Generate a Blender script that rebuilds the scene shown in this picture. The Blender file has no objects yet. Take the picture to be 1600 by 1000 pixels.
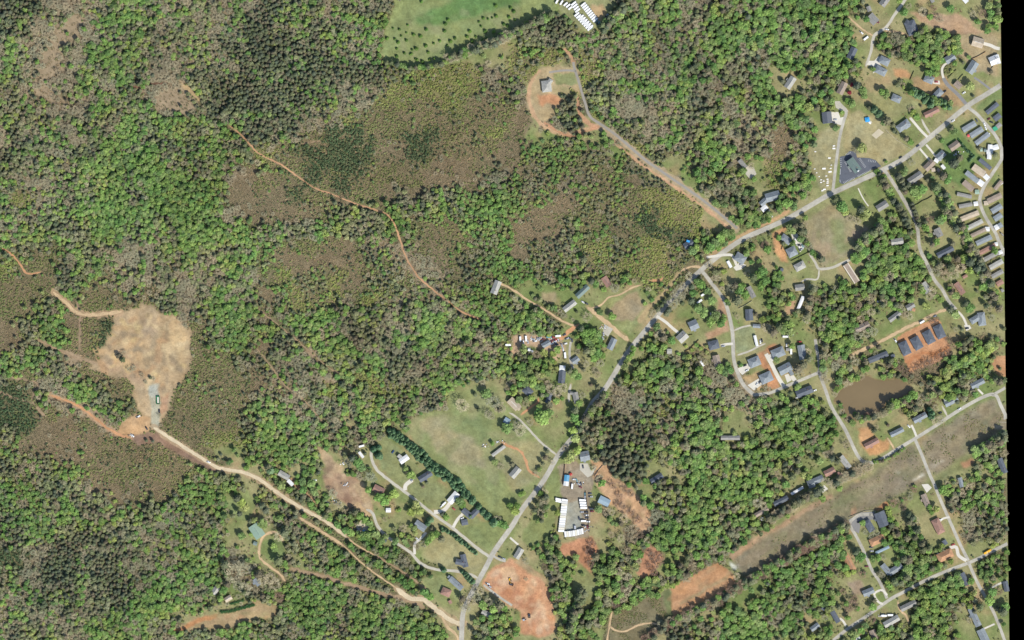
import bpy, math, random
import numpy as np
from mathutils import Vector

# ------------------------------------------------------------------ camera, sky, sun, exposure
S = 0.8                                    # metres per photograph pixel
def WX(x): return (x - 800.0) * S
def WY(y): return (500.0 - y) * S
scene = bpy.context.scene
C = scene.collection
cam_d = bpy.data.cameras.new('camera'); cam = bpy.data.objects.new('camera', cam_d); C.objects.link(cam)
ALT = 6000.0
cam.location = (0, 0, ALT); cam.rotation_euler = (0, 0, 0)
cam_d.sensor_width = 36.0; cam_d.lens = 36.0 * ALT / 1280.0
cam_d.clip_start = 10.0; cam_d.clip_end = 20000.0
scene.camera = cam
SUN_EL, SUN_AZ = 47.0, 140.0               # sun in the south-east, azimuth clockwise from north
w = bpy.data.worlds.new('World'); scene.world = w; w.use_nodes = True
nt = w.node_tree; bg = nt.nodes['Background']
sky = nt.nodes.new('ShaderNodeTexSky'); sky.sky_type = 'NISHITA'; sky.sun_disc = False
sky.sun_elevation = math.radians(SUN_EL); sky.sun_rotation = math.radians(SUN_AZ)
sky.air_density = 1.0; sky.dust_density = 1.0; sky.altitude = 200
nt.links.new(sky.outputs[0], bg.inputs[0]); bg.inputs[1].default_value = 0.13
sd = bpy.data.lights.new('sun', 'SUN'); sd.energy = 4.0; sd.angle = math.radians(0.5); sd.color = (1.0, 0.965, 0.90)
so = bpy.data.objects.new('sun', sd); C.objects.link(so)
sx = math.sin(math.radians(SUN_AZ)) * math.cos(math.radians(SUN_EL))
sy = math.cos(math.radians(SUN_AZ)) * math.cos(math.radians(SUN_EL))
so.rotation_euler = Vector((sx, sy, math.sin(math.radians(SUN_EL)))).to_track_quat('Z', 'Y').to_euler()
so.location = (300, -400, 500)
scene.view_settings.view_transform = 'Standard'; scene.view_settings.look = 'None'
scene.view_settings.gamma = 1.0; scene.view_settings.exposure = 0.36
scene.cycles.max_bounces = 4; scene.cycles.diffuse_bounces = 2; scene.cycles.glossy_bounces = 2

rng = np.random.default_rng(7); random.seed(7)

# ------------------------------------------------------------------ helpers
def lin(c):
    c = np.asarray(c, float) / 255.0
    return np.where(c <= 0.04045, c / 12.92, ((c + 0.055) / 1.055) ** 2.4)
def H(ix, iy, seed):
    n = (ix.astype(np.int64) * 374761393 + iy.astype(np.int64) * 668265263 + seed * 2147483647) & 0x7fffffff
    n = ((n ^ (n >> 13)) * 1274126177) & 0x7fffffff
    return ((n ^ (n >> 16)) & 0xffff) / 65535.0
def N(x, y, cell, seed=0):
    x = np.asarray(x, float) / cell + 500; y = np.asarray(y, float) / cell + 500
    ix = np.floor(x); iy = np.floor(y); fx = x - ix; fy = y - iy
    fx = fx * fx * (3 - 2 * fx); fy = fy * fy * (3 - 2 * fy)
    a = H(ix, iy, seed); b = H(ix + 1, iy, seed); c = H(ix, iy + 1, seed); d = H(ix + 1, iy + 1, seed)
    return (a * (1 - fx) + b * fx) * (1 - fy) + (c * (1 - fx) + d * fx) * fy
def FN(x, y, cell, seed=0):
    return (N(x, y, cell, seed) * .5 + N(x, y, cell / 2.1, seed + 1) * .3 + N(x, y, cell / 4.3, seed + 2) * .2)
def inside(poly, X, Y):
    r = np.zeros(X.shape, bool); n = len(poly)
    for i in range(n):
        x1, y1 = poly[i]; x2, y2 = poly[(i + 1) % n]
        if y1 == y2: continue
        c = ((y1 > Y) != (y2 > Y)) & (X < (x2 - x1) * (Y - y1) / (y2 - y1) + x1)
        r ^= c
    return r
def segdist(pts, X, Y):
    d = np.full(X.shape, 1e9)
    for (x1, y1), (x2, y2) in zip(pts[:-1], pts[1:]):
        L = (x2 - x1) ** 2 + (y2 - y1) ** 2 + 1e-9
        t = np.clip(((X - x1) * (x2 - x1) + (Y - y1) * (y2 - y1)) / L, 0, 1)
        d = np.minimum(d, np.hypot(X - x1 - t * (x2 - x1), Y - y1 - t * (y2 - y1)))
    return d
def smooth(pts, n=6):
    if len(pts) < 3: return [tuple(map(float, p)) for p in pts]
    P = [pts[0]] + list(pts) + [pts[-1]]; out = []
    for i in range(1, len(P) - 2):
        p0, p1, p2, p3 = map(np.array, P[i - 1:i + 3])
        for k in range(n):
            t = k / n
            out.append(tuple(0.5 * (2 * p1 + (p2 - p0) * t + (2 * p0 - 5 * p1 + 4 * p2 - p3) * t * t + (3 * p1 - p0 - 3 * p2 + p3) * t ** 3)))
    out.append(tuple(map(float, pts[-1]))); return out

# ---- materials
def mat(name, col=(.5, .5, .5), rough=.85, scale=1.5, amp=.25, bump=0.0, attr=None, attr_type='GEOMETRY', metallic=0.0, amp2=0.0, scale2=.08, spec=.25):
    m = bpy.data.materials.new(name); m.use_nodes = True; t = m.node_tree; N_ = t.nodes; L = t.links
    b = N_['Principled BSDF']; b.inputs['Roughness'].default_value = rough; b.inputs['Metallic'].default_value = metallic
    b.inputs['Specular IOR Level'].default_value = spec
    tc = N_.new('ShaderNodeTexCoord')
    no = N_.new('ShaderNodeTexNoise'); no.inputs['Scale'].default_value = scale; no.inputs['Detail'].default_value = 5; no.inputs['Roughness'].default_value = .65
    L.new(tc.outputs['Object'], no.inputs['Vector'])
    mr = N_.new('ShaderNodeMapRange'); mr.inputs[1].default_value = .25; mr.inputs[2].default_value = .75
    mr.inputs[3].default_value = 1 - amp; mr.inputs[4].default_value = 1 + amp; L.new(no.outputs[0], mr.inputs[0])
    if attr:
        a = N_.new('ShaderNodeAttribute'); a.attribute_name = attr; a.attribute_type = attr_type; src = a.outputs['Color']
    else:
        a = N_.new('ShaderNodeRGB'); a.outputs[0].default_value = (*col, 1); src = a.outputs[0]
    mx = N_.new('ShaderNodeVectorMath'); mx.operation = 'SCALE'; L.new(src, mx.inputs[0]); L.new(mr.outputs[0], mx.inputs['Scale'])
    out = mx.outputs[0]
    if amp2:
        n2 = N_.new('ShaderNodeTexNoise'); n2.inputs['Scale'].default_value = scale2; n2.inputs['Detail'].default_value = 6; L.new(tc.outputs['Object'], n2.inputs['Vector'])
        m2 = N_.new('ShaderNodeMapRange'); m2.inputs[1].default_value = .3; m2.inputs[2].default_value = .7; m2.inputs[3].default_value = 1 - amp2; m2.inputs[4].default_value = 1 + amp2
        L.new(n2.outputs[0], m2.inputs[0]); x2 = N_.new('ShaderNodeVectorMath'); x2.operation = 'SCALE'; L.new(out, x2.inputs[0]); L.new(m2.outputs[0], x2.inputs['Scale']); out = x2.outputs[0]
    L.new(out, b.inputs['Base Color'])
    if bump:
        bp = N_.new('ShaderNodeBump'); bp.inputs['Strength'].default_value = bump; bp.inputs['Distance'].default_value = 1.0
        L.new(no.outputs[0], bp.inputs['Height']); L.new(bp.outputs[0], b.inputs['Normal'])
    return m

# ---- meshes
class MB:
    def __init__(s): s.v = []; s.f = []
    def box(s, cx, cy, cz, lx, ly, lz, rz=0.0):
        c, n = math.cos(rz), math.sin(rz); b = len(s.v)
        for dz in (-.5, .5):
            for dx, dy in ((-.5, -.5), (.5, -.5), (.5, .5), (-.5, .5)):
                x, y = dx * lx, dy * ly
                s.v.append((cx + x * c - y * n, cy + x * n + y * c, cz + dz * lz))
        for q in ((0, 3, 2, 1), (4, 5, 6, 7), (0, 1, 5, 4), (1, 2, 6, 5), (2, 3, 7, 6), (3, 0, 4, 7)): s.f.append(tuple(b + i for i in q))
        return s
    def poly(s, vs, fs):
        b = len(s.v); s.v += [tuple(v) for v in vs]; s.f += [tuple(b + i for i in f) for f in fs]; return s
    def cyl(s, cx, cy, z0, z1, r0, r1=None, n=8, axis='z'):
        r1 = r0 if r1 is None else r1; b = len(s.v)
        for z, r in ((z0, r0), (z1, r1)):
            for k in range(n):
                a = 2 * math.pi * k / n
                if axis == 'z': s.v.append((cx + r * math.cos(a), cy + r * math.sin(a), z))
                elif axis == 'y': s.v.append((cx + r * math.cos(a), z, cy + r * math.sin(a)))
                else: s.v.append((z, cx + r * math.cos(a), cy + r * math.sin(a)))
        for k in range(n): s.f.append((b + k, b + (k + 1) % n, b + n + (k + 1) % n, b + n + k))
        s.f.append(tuple(b + n + k for k in range(n))); s.f.append(tuple(b + n - 1 - k for k in range(n))); return s
    def mesh(s, name, m):
        me = bpy.data.meshes.new(name); me.from_pydata(s.v, [], s.f); me.update()
        if m: me.materials.append(m)
        return me
def link(name, data, parent=None, loc=(0, 0, 0), rz=0.0, rot=None, sc=None):
    o = bpy.data.objects.new(name, data); C.objects.link(o); o.location = loc
    o.rotation_euler = rot if rot else (0, 0, rz)
    if sc: o.scale = sc
    if parent: o.parent = parent
    return o
LABELS = {}
def tag(o, label, cat, group=None, kind=None):
    o['label'] = label; o['category'] = cat
    if group: o['group'] = group
    if kind: o['kind'] = kind
    LABELS.setdefault(label, []).append(o); return o
def struct(name, data, label=None):
    o = link(name, data); o['kind'] = 'structure'
    if label: o['label'] = label
    return o
def dup(root, loc, rz, sc=None):
    r = root.copy(); C.objects.link(r); r.location = loc; r.rotation_euler = (0, 0, rz)
    if sc: r.scale = sc
    for ch in list(root.children):
        c = ch.copy(); C.objects.link(c); c.parent = r
        for g in list(ch.children):
            d = g.copy(); C.objects.link(d); d.parent = c
    return r
def imang(x1, y1, x2, y2): return math.atan2(-(y2 - y1), x2 - x1)
# ------------------------------------------------------------------ land cover read off the photograph, one letter per 20 m
TILES = {
(0,0): "dddbbbmgggbmbbmb ddbbttmggmbmbbmk kdbttbmggmbmbbkk mbttbmgggkbbbbkd mmttbmmgmbbkmmdd mbttmmbmktttmddd mmbtbtmmgmttmddd mkmbbkmggmmmmkmd kkbmbkgggkmmmgmk kmbbkkggggkmggmm",
(400,0): "kmdmbmmmmooooooo ddmmkmmmmooooooo ddddmgmmmooooooo dddddmkmoooooooo ddddddkkmmllllbb dddddbkkllllllbm ddddbbbllhhllhhh ddkbblhhhhhhhhhh kbbhvvvhhvvhhhlh lhvvvvvnnvvhhhhn",
(800,0): "oooooodmmmmbmggg kkkmoomgmmmkmggg mmkkmmmmgmbmgggm lmlmlbmmmbmmgmbb lloollbbmbmmgkmm kooolmmmmgmmbmmm kooddlbbbmmmmbmm nobdolmbbbmbmbbm noodoommbbmmmbbk ngggmkolmmmkmmbk",
(1200,0): "gmgmgmooooooooyy mmgmgyooooyyooyy mmgmgoogkgmmoooo ggmmgoooggmmoooo oogkmyoooogooooo oyogoyooyyoooooo gmgmyooooooooooo mmoooooooooooooo nnmooooooooooooo nbmooooooooooooo",
(0,250): "mmbbmmggggggmmbn mbbbkmgggggggmnn mlbmkmggggggmmnn mmkmmggggggggmbn bmmgmmmgmgggggmg mmmhmmmbbbmgmmmg lhhhmmmbbbbmbmmm hhhhkmhbbbbbbbmb hhhmmhhhmhbbbmbm hhmmhhhhoombmmmm",
(400,250): "mhhvvvvhhhhnnhnn hnhvhvhhhhnnnnkk nnvhhnhhnkkmmmgg nnnnhkmmgmmmgggm kmkmmmmgmmhhhmgm mmmhhnkkbbhnhmmg mnnnnnhkmbbnhmgg mllmmlnmmhbbmmmg nmlmmlmlmbmbmggg nmlmmkmkmmmmmkgg",
(800,250): "nmggmmgmmoommgyo gkmkmhmnkkoommgo gmmnmmmhllloommo mnnmhhmmvllloogm nnnmmmhhvvvlooom nmkkmlmmllmmmgmo mgmmkmllllmmoooo ggkgmomlllhhmooo ooooooooolmooyoo ggmooooooooooooo",
(1200,250): "llmooooooooooooo lmmooooooooooooo mooooooooooooooo oooooooooooooooo ooyoooogggoooooo gooooogggooooooo ooooooggggmmmmoo gooooogggmoooooo ggommmgggymoooyo gyyggmyoyooooooo",
(0,500): "nmggnhvooooohbgg nmggohvooooohmgg mggmtooooooohhhm mhbmbhhoooohhhhh vhbbggmooohhhhhh vvhottbmooohhhhh vvnnnotbooohhhhk mnnnnnhhhooohllm mgnnnnhhhhhhhoog mmmmmhnhhhhhmmoo",
(400,500): "mmggmmkmmbggmgkm nkkmmmmkmmggmmbm mkmtmmkmmmmmmmmg nbmmtmlmmmmgggmm bnbmlmmllmmmoooo gmbbmmmmmkmmoooo ggmmmommmooooooo ggggmmkmoooooooo mggmooyooooooooo oyoyoomooooooooo",
(800,500): "gggooooooooooooo yyyyggooggoooooo gmyooyooggmmoooo gmyoooogggggbbmo myyooobbmbgmbbbm ooooodbbmlmgmbbm ooooodddmbmgmoom oooodddddmmgmoog oooooddddmgggggg ooooooddooyggggg",
(1200,500): "ooogggoooooooooo ooogggoooooommyo oooobmyyoonmggmo oooogoommnmggmoo oooooooooommmooo gggooooommoooooo ggggoooooooooooo ggmmoooooooooggo mmyyooooooooommo yyyooooooooyyyyo",
(0,750): "mgmmmbnnnnhmmmmo gmmmmkmnhhkmmoyo kgggmmmmmmbmggoo mkgmkkkkmbmmggoo vvbkkkkkkmbmmmby vvbkkkkkkmbmmgbb mbbkkkkkmmmmmgyb bmkmkkkkmmmmmyyy mmbbkmmgmmmooooo mmmmkggmmmmmmmmg",
(400,750): "mmmmoooooooooooo mymmgoooyooooooo omkmmmgooooooooo oomgmmggoyoooooo oommmmmggmoooooo ymommmgmmmgooooo ymgggommggooooyo ymggmmmmmmooooyy omggmmgggmmooogg mmmggmggmggmoogg",
(800,750): "oymoooooomgggggg oymoooyoobmggggg omloooyobmggmggm oggoooobmmmggkmo oogyoogmmookkmoo oommoggmookkmooo oogyoogmgmmooooo ooomogmgmoooooog oooggggoooooommg ooomgoooookggggg",
(1200,750): "yyooooooooogmmmo myoooooyoookmmmo ooooooogyoookmmo ooomyooggoookmmo ommggoooggyooomo mgmmgoooggyooggo ggmmyoogggmmooyo gmmmyyooogggmooy bmyyyooooggmoooo oyygyyggggmmoooo",
}
CELL = 25
GRID = np.full((40, 64), 'o')
for (tx, ty), s in TILES.items():
    for r, row in enumerate(s.split()):
        row = (row + 'oooooooooooooooo')[:16]
        for c, ch in enumerate(row): GRID[ty // CELL + r, tx // CELL + c] = ch
CLS = 'gmdkbthnvlyo'
GI = np.vectorize(CLS.index)(GRID)
def cls_at(x, y, seed=11):
    wx = (FN(x, y, 34, seed) - .5) * 44 + (N(x, y, 6, seed + 5) - .5) * 9; wy = (FN(x, y, 34, seed + 20) - .5) * 44 + (N(x, y, 6, seed + 6) - .5) * 9
    g_ = GI[np.clip(((y + wy) // CELL).astype(int), 0, 39), np.clip(((x + wx) // CELL).astype(int), 0, 63)]
    return np.where((g_ == 11) & (x < 330) & (y < 745), 6, g_)

# colours seen in daylight, turned into albedo by SC
SC = 0.74
TANG=(164,157,113); GRN=(126,141,84)
# soil / grass polygons: (colour, warp, points), later ones lie over earlier ones. warp = raggedness of the edge in pixels
OPEN = [
 ((142,150,94), 5, [(620,-10),(603,50),(592,85),(610,98),(640,104),(690,104),(720,97),(745,84),(770,78),(800,55),(838,40),(866,22),(872,-10)]),
 ((108,138,78), 6, [(648,30),(690,10),(720,-10),(815,-10),(812,8),(775,14),(745,24),(705,34),(680,40),(650,40)]),
 ((150,150,104), 4, [(868,-10),(972,-10),(962,10),(945,20),(938,38),(922,52),(900,40),(875,22)]),
 ((196,164,120), 5, [(926,8),(942,6),(948,20),(938,34),(928,26)]),
 ((184,160,120), 4, [(846,106),(870,102),(905,108),(908,150),(888,138),(870,134),(866,146),(878,160),(866,182),(850,192),(838,188),(824,162),(828,128)]),
 ((200,140,98), 4, [(866,148),(878,158),(868,166),(856,160),(846,170),(838,150)]),
 ((150,150,98), 3, [(864,114),(898,113),(902,132),(868,133)]),
 ((190,160,122), 9, [(183,494),(205,482),(225,477),(255,487),(283,496),(297,520),(297,560),(288,590),(272,615),(262,642),(248,660),(232,664),(212,640),(206,600),(190,590),(160,583),(143,575),(152,560),(165,540),(172,515),(176,500)]),
 ((200,168,124), 6, [(262,500),(290,515),(292,560),(270,585),(250,560),(244,520)]),
 ((190,156,122), 6, [(185,545),(206,560),(225,590),(235,610),(214,600),(190,582),(160,580),(150,568)]),
 ((176,148,116), 6, [(212,498),(238,494),(246,516),(224,536)]),
 ((160,136,106), 5, [(203,520),(222,522),(218,560),(206,562)]),
 ((202,160,116), 4, [(196,655),(215,648),(234,650),(234,674),(205,686),(180,676)]),
 ((200,156,120), 3, [(252,605),(266,610),(262,640),(250,650)]),
 ((190,180,152), 2, [(231,601),(249,599),(251,640),(249,670),(236,667),(237,640),(233,622)]),
 ((188,184,166), 3, [(232,602),(246,600),(247,620),(234,620)]),
 ((148,116,96), 4, [(205,682),(240,672),(262,684),(300,706),(340,734),(332,738),(285,714),(245,690),(214,698)]),
 ((144,150,96), 5, [(632,662),(660,646),(698,640),(702,616),(742,604),(772,606),(800,640),(822,660),(868,712),(855,748),(820,792),(790,815),(770,806),(742,786),(700,742),(660,706)]),
 ((132,142,92), 7, [(700,640),(735,636),(770,655),(755,675),(720,660)]),
 ((166,154,114), 7, [(655,655),(700,644),(705,665),(750,700),(760,730),(720,730),(680,700)]),
 ((162,154,110), 6, [(770,690),(850,690),(866,712),(850,745),(800,770),(780,720)]),
 ((146,148,98), 5, [(586,690),(604,680),(640,716),(700,765),(768,830),(790,822),(768,866),(720,830),(680,796),(640,775),(612,750),(592,722)]),
 ((136,142,88), 4, [(712,826),(780,812),(792,822),(768,862),(724,836)]),
 ((168,158,112), 6, [(672,850),(700,838),(740,868),(760,880),(738,898),(690,888),(660,868)]),
 ((146,150,96), 5, [(655,905),(700,900),(722,925),(715,955),(690,945),(668,925)]),
 ((210,152,112), 4, [(770,886),(800,874),(822,884),(848,902),(860,922),(864,945),(869,988),(850,996),(812,992),(813,958),(790,940),(762,922),(752,914),(760,898)]),
 ((196,134,96), 5, [(790,915),(815,925),(850,950),(840,965),(815,950),(780,925)]),
 ((214,172,132), 5, [(776,890),(800,884),(812,905),(790,912)]),
 ((160,142,118), 3, [(870,728),(893,718),(920,730),(930,748),(922,776),(922,838),(905,842),(882,838),(885,790),(872,770)]),
 ((168,164,148), 3, [(884,786),(904,782),(908,800),(908,830),(884,832)]),
 ((206,162,122), 5, [(922,716),(942,722),(958,742),(985,762),(1008,784),(1020,806),(1014,832),(998,830),(984,812),(960,790),(945,776),(930,752)]),
 ((200,140,104), 4, [(902,842),(926,838),(936,862),(920,884),(930,900),(916,890),(900,872),(876,866),(874,852)]),
 ((198,142,108), 4, [(1010,856),(1022,850),(1038,870),(1022,896),(1004,904),(994,894)]),
 ((194,142,100), 3, [(1046,920),(1122,878),(1136,888),(1152,902),(1148,914),(1050,966),(1048,942)]),
 ((200,150,108), 4, [(1050,922),(1118,884),(1124,888),(1056,926)]),
 ((164,142,104), 4, [(1060,940),(1135,900),(1138,904),(1062,946)]),
 ((132,120,90), 5, [(952,962),(1040,926),(1048,968),(1000,1004),(940,1010),(944,985)]),
 ((120,124,82), 4, [(1036,922),(1046,920),(1052,966),(1042,968)]),
 ((144,130,104), 6, [(1142,866),(1200,832),(1290,780),(1330,758),(1370,738),(1426,696),(1450,742),(1440,756),(1390,782),(1330,808),(1300,826),(1200,884),(1158,902)]),
 ((144,130,104), 6, [(1436,690),(1480,662),(1540,628),(1560,622),(1574,652),(1574,668),(1520,704),(1460,742)]),
 ((134,130,92), 6, [(1300,790),(1330,762),(1350,772),(1322,820),(1290,830)]),
 ((130,130,86), 7, [(1400,780),(1450,752),(1520,708),(1574,672),(1574,684),(1520,722),(1450,765),(1410,790)]),
 ((182,146,112), 4, [(1140,866),(1200,828),(1300,770),(1302,776),(1200,838),(1144,876)]),
 ((214,208,190), 4, [(1139,876),(1150,884),(1156,882),(1148,890),(1142,886)]),
 ((214,208,190), 5, [(1396,730),(1402,734),(1408,735),(1402,740),(1398,736)]),
 ((214,208,190), 4, [(1424,748),(1440,738),(1441,745),(1430,750)]),
 ((214,208,190), 4, [(1454,725),(1466,720),(1476,720),(1464,728),(1456,730)]),
 ((206,200,180), 5, [(1556,668),(1570,656),(1574,662),(1560,672)]),
 ((206,148,106), 3, [(1400,528),(1450,502),(1462,496),(1470,506),(1487,545),(1484,556),(1450,572),(1420,582),(1411,556)]),
 ((198,130,86), 4, [(1412,560),(1450,548),(1484,540),(1484,550),(1450,562),(1420,572)]),
 ((160,146,110), 5, [(1258,346),(1300,318),(1322,338),(1356,356),(1352,372),(1330,398),(1290,416),(1262,388)]),
 ((146,146,98), 7, [(1296,336),(1320,345),(1325,390),(1300,400)]),
 ((168,144,120), 4, [(1330,362),(1358,355),(1345,380),(1328,378)]),
 ((166,156,114), 6, [(1262,232),(1300,196),(1312,182),(1318,200),(1308,250),(1300,300),(1284,306),(1270,270)]),
 ((170,156,112), 5, [(1322,180),(1340,175),(1372,180),(1420,235),(1376,262),(1345,245),(1320,238)]),
 ((152,148,100), 5, [(1340,130),(1372,150),(1410,140),(1440,170),(1400,180),(1372,172)]),
 ((202,150,104), 4, [(1396,106),(1424,112),(1420,124),(1398,118)]),
 ((204,150,108), 5, [(1548,558),(1576,552),(1576,592),(1556,584)]),
 ((146,148,96), 5, [(925,478),(950,462),(1000,450),(1008,482),(985,525),(960,505)]),
 ((166,146,112), 4, [(978,462),(996,456),(1008,482),(988,502),(960,500),(948,486)]),
 ((168,150,112), 5, [(846,456),(868,458),(868,472),(850,476)]),
 ((204,150,104), 4, [(1206,365),(1226,352),(1230,358),(1212,370),(1228,392),(1234,412),(1218,410),(1210,385)]),
 ((150,152,108), 3, [(1146,512),(1178,508),(1184,545),(1150,552)]),
 ((196,138,98), 4, [(1180,556),(1210,535),(1222,540),(1196,560),(1212,590),(1220,606),(1200,612),(1196,580)]),
 ((190,158,112), 4, [(1160,590),(1186,578),(1200,600),(1190,612)]),
 ((200,148,100), 5, [(1340,672),(1356,666),(1368,690),(1390,688),(1392,700),(1370,712),(1346,700)]),
 ((204,144,108), 3, [(1328,794),(1336,790),(1340,800),(1330,804)]),
 ((200,140,100), 3, [(1364,794),(1384,784),(1388,790),(1370,798)]),
 ((192,138,100), 4, [(1500,724),(1518,716),(1526,722),(1506,732)]),
 ((196,164,124), 4, [(493,700),(508,702),(518,716),(536,732),(532,745),(512,740)]),
 ((172,140,112), 4, [(503,744),(535,738),(560,748),(582,790),(582,804),(562,796),(545,792),(528,778),(512,765)]),
 ((160,124,100), 4, [(524,770),(546,770),(550,792),(538,786)]),
 ((190,160,122), 4, [(548,758),(566,752),(576,780),(584,800),(572,798),(560,778)]),
 ((178,152,112), 4, [(268,985),(305,966),(340,958),(400,940),(432,946),(430,962),(400,968),(350,982),(310,986)]),
 ((202,142,94), 3, [(262,988),(290,976),(310,966),(340,960),(340,966),(310,974),(285,986)]),
 ((124,138,84), 3, [(409,846),(425,838),(442,846),(446,864),(436,882),(418,876),(408,862)]),
 ((136,146,92), 5, [(345,772),(385,766),(400,790),(388,815),(368,808)]),
 ((136,142,88), 5, [(860,735),(872,730),(876,780),(858,840),(830,855),(812,842),(840,790)]),
 ((140,140,90), 6, [(890,900),(925,893),(938,905),(920,945),(895,945)]),
 ((190,150,116), 4, [(1122,465),(1135,465),(1138,520),(1105,530),(1100,522),(1122,512)]),
 ((186,152,118), 4, [(1225,480),(1244,470),(1240,488),(1228,492)]),
 ((170,146,120), 4, [(1325,910),(1345,905),(1352,925),(1330,930)]),
 ((174,150,112), 5, [(800,880),(815,872),(835,890),(855,905),(862,920),(845,905),(815,888)]),
 ((186,152,120), 4, [(1420,18),(1500,22),(1540,52),(1500,56),(1470,45),(1430,30)]),
 ((178,156,118), 5, [(1500,56),(1560,50),(1562,120),(1520,110),(1500,80)]),
 ((176,146,106), 5, [(1424,120),(1480,118),(1510,165),(1490,166),(1450,150),(1425,138)]),
 ((196,160,126), 5, [(800,560),(800,525),(832,520),(872,528),(885,545),(870,565),(850,545),(826,540)]),
 ((128,142,88), 4, [(1556,140),(1572,132),(1572,150),(1530,172),(1526,164)]),
 ((118,140,80), 5, [(1474,220),(1495,200),(1540,250),(1500,290),(1475,275)]),
]
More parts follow.
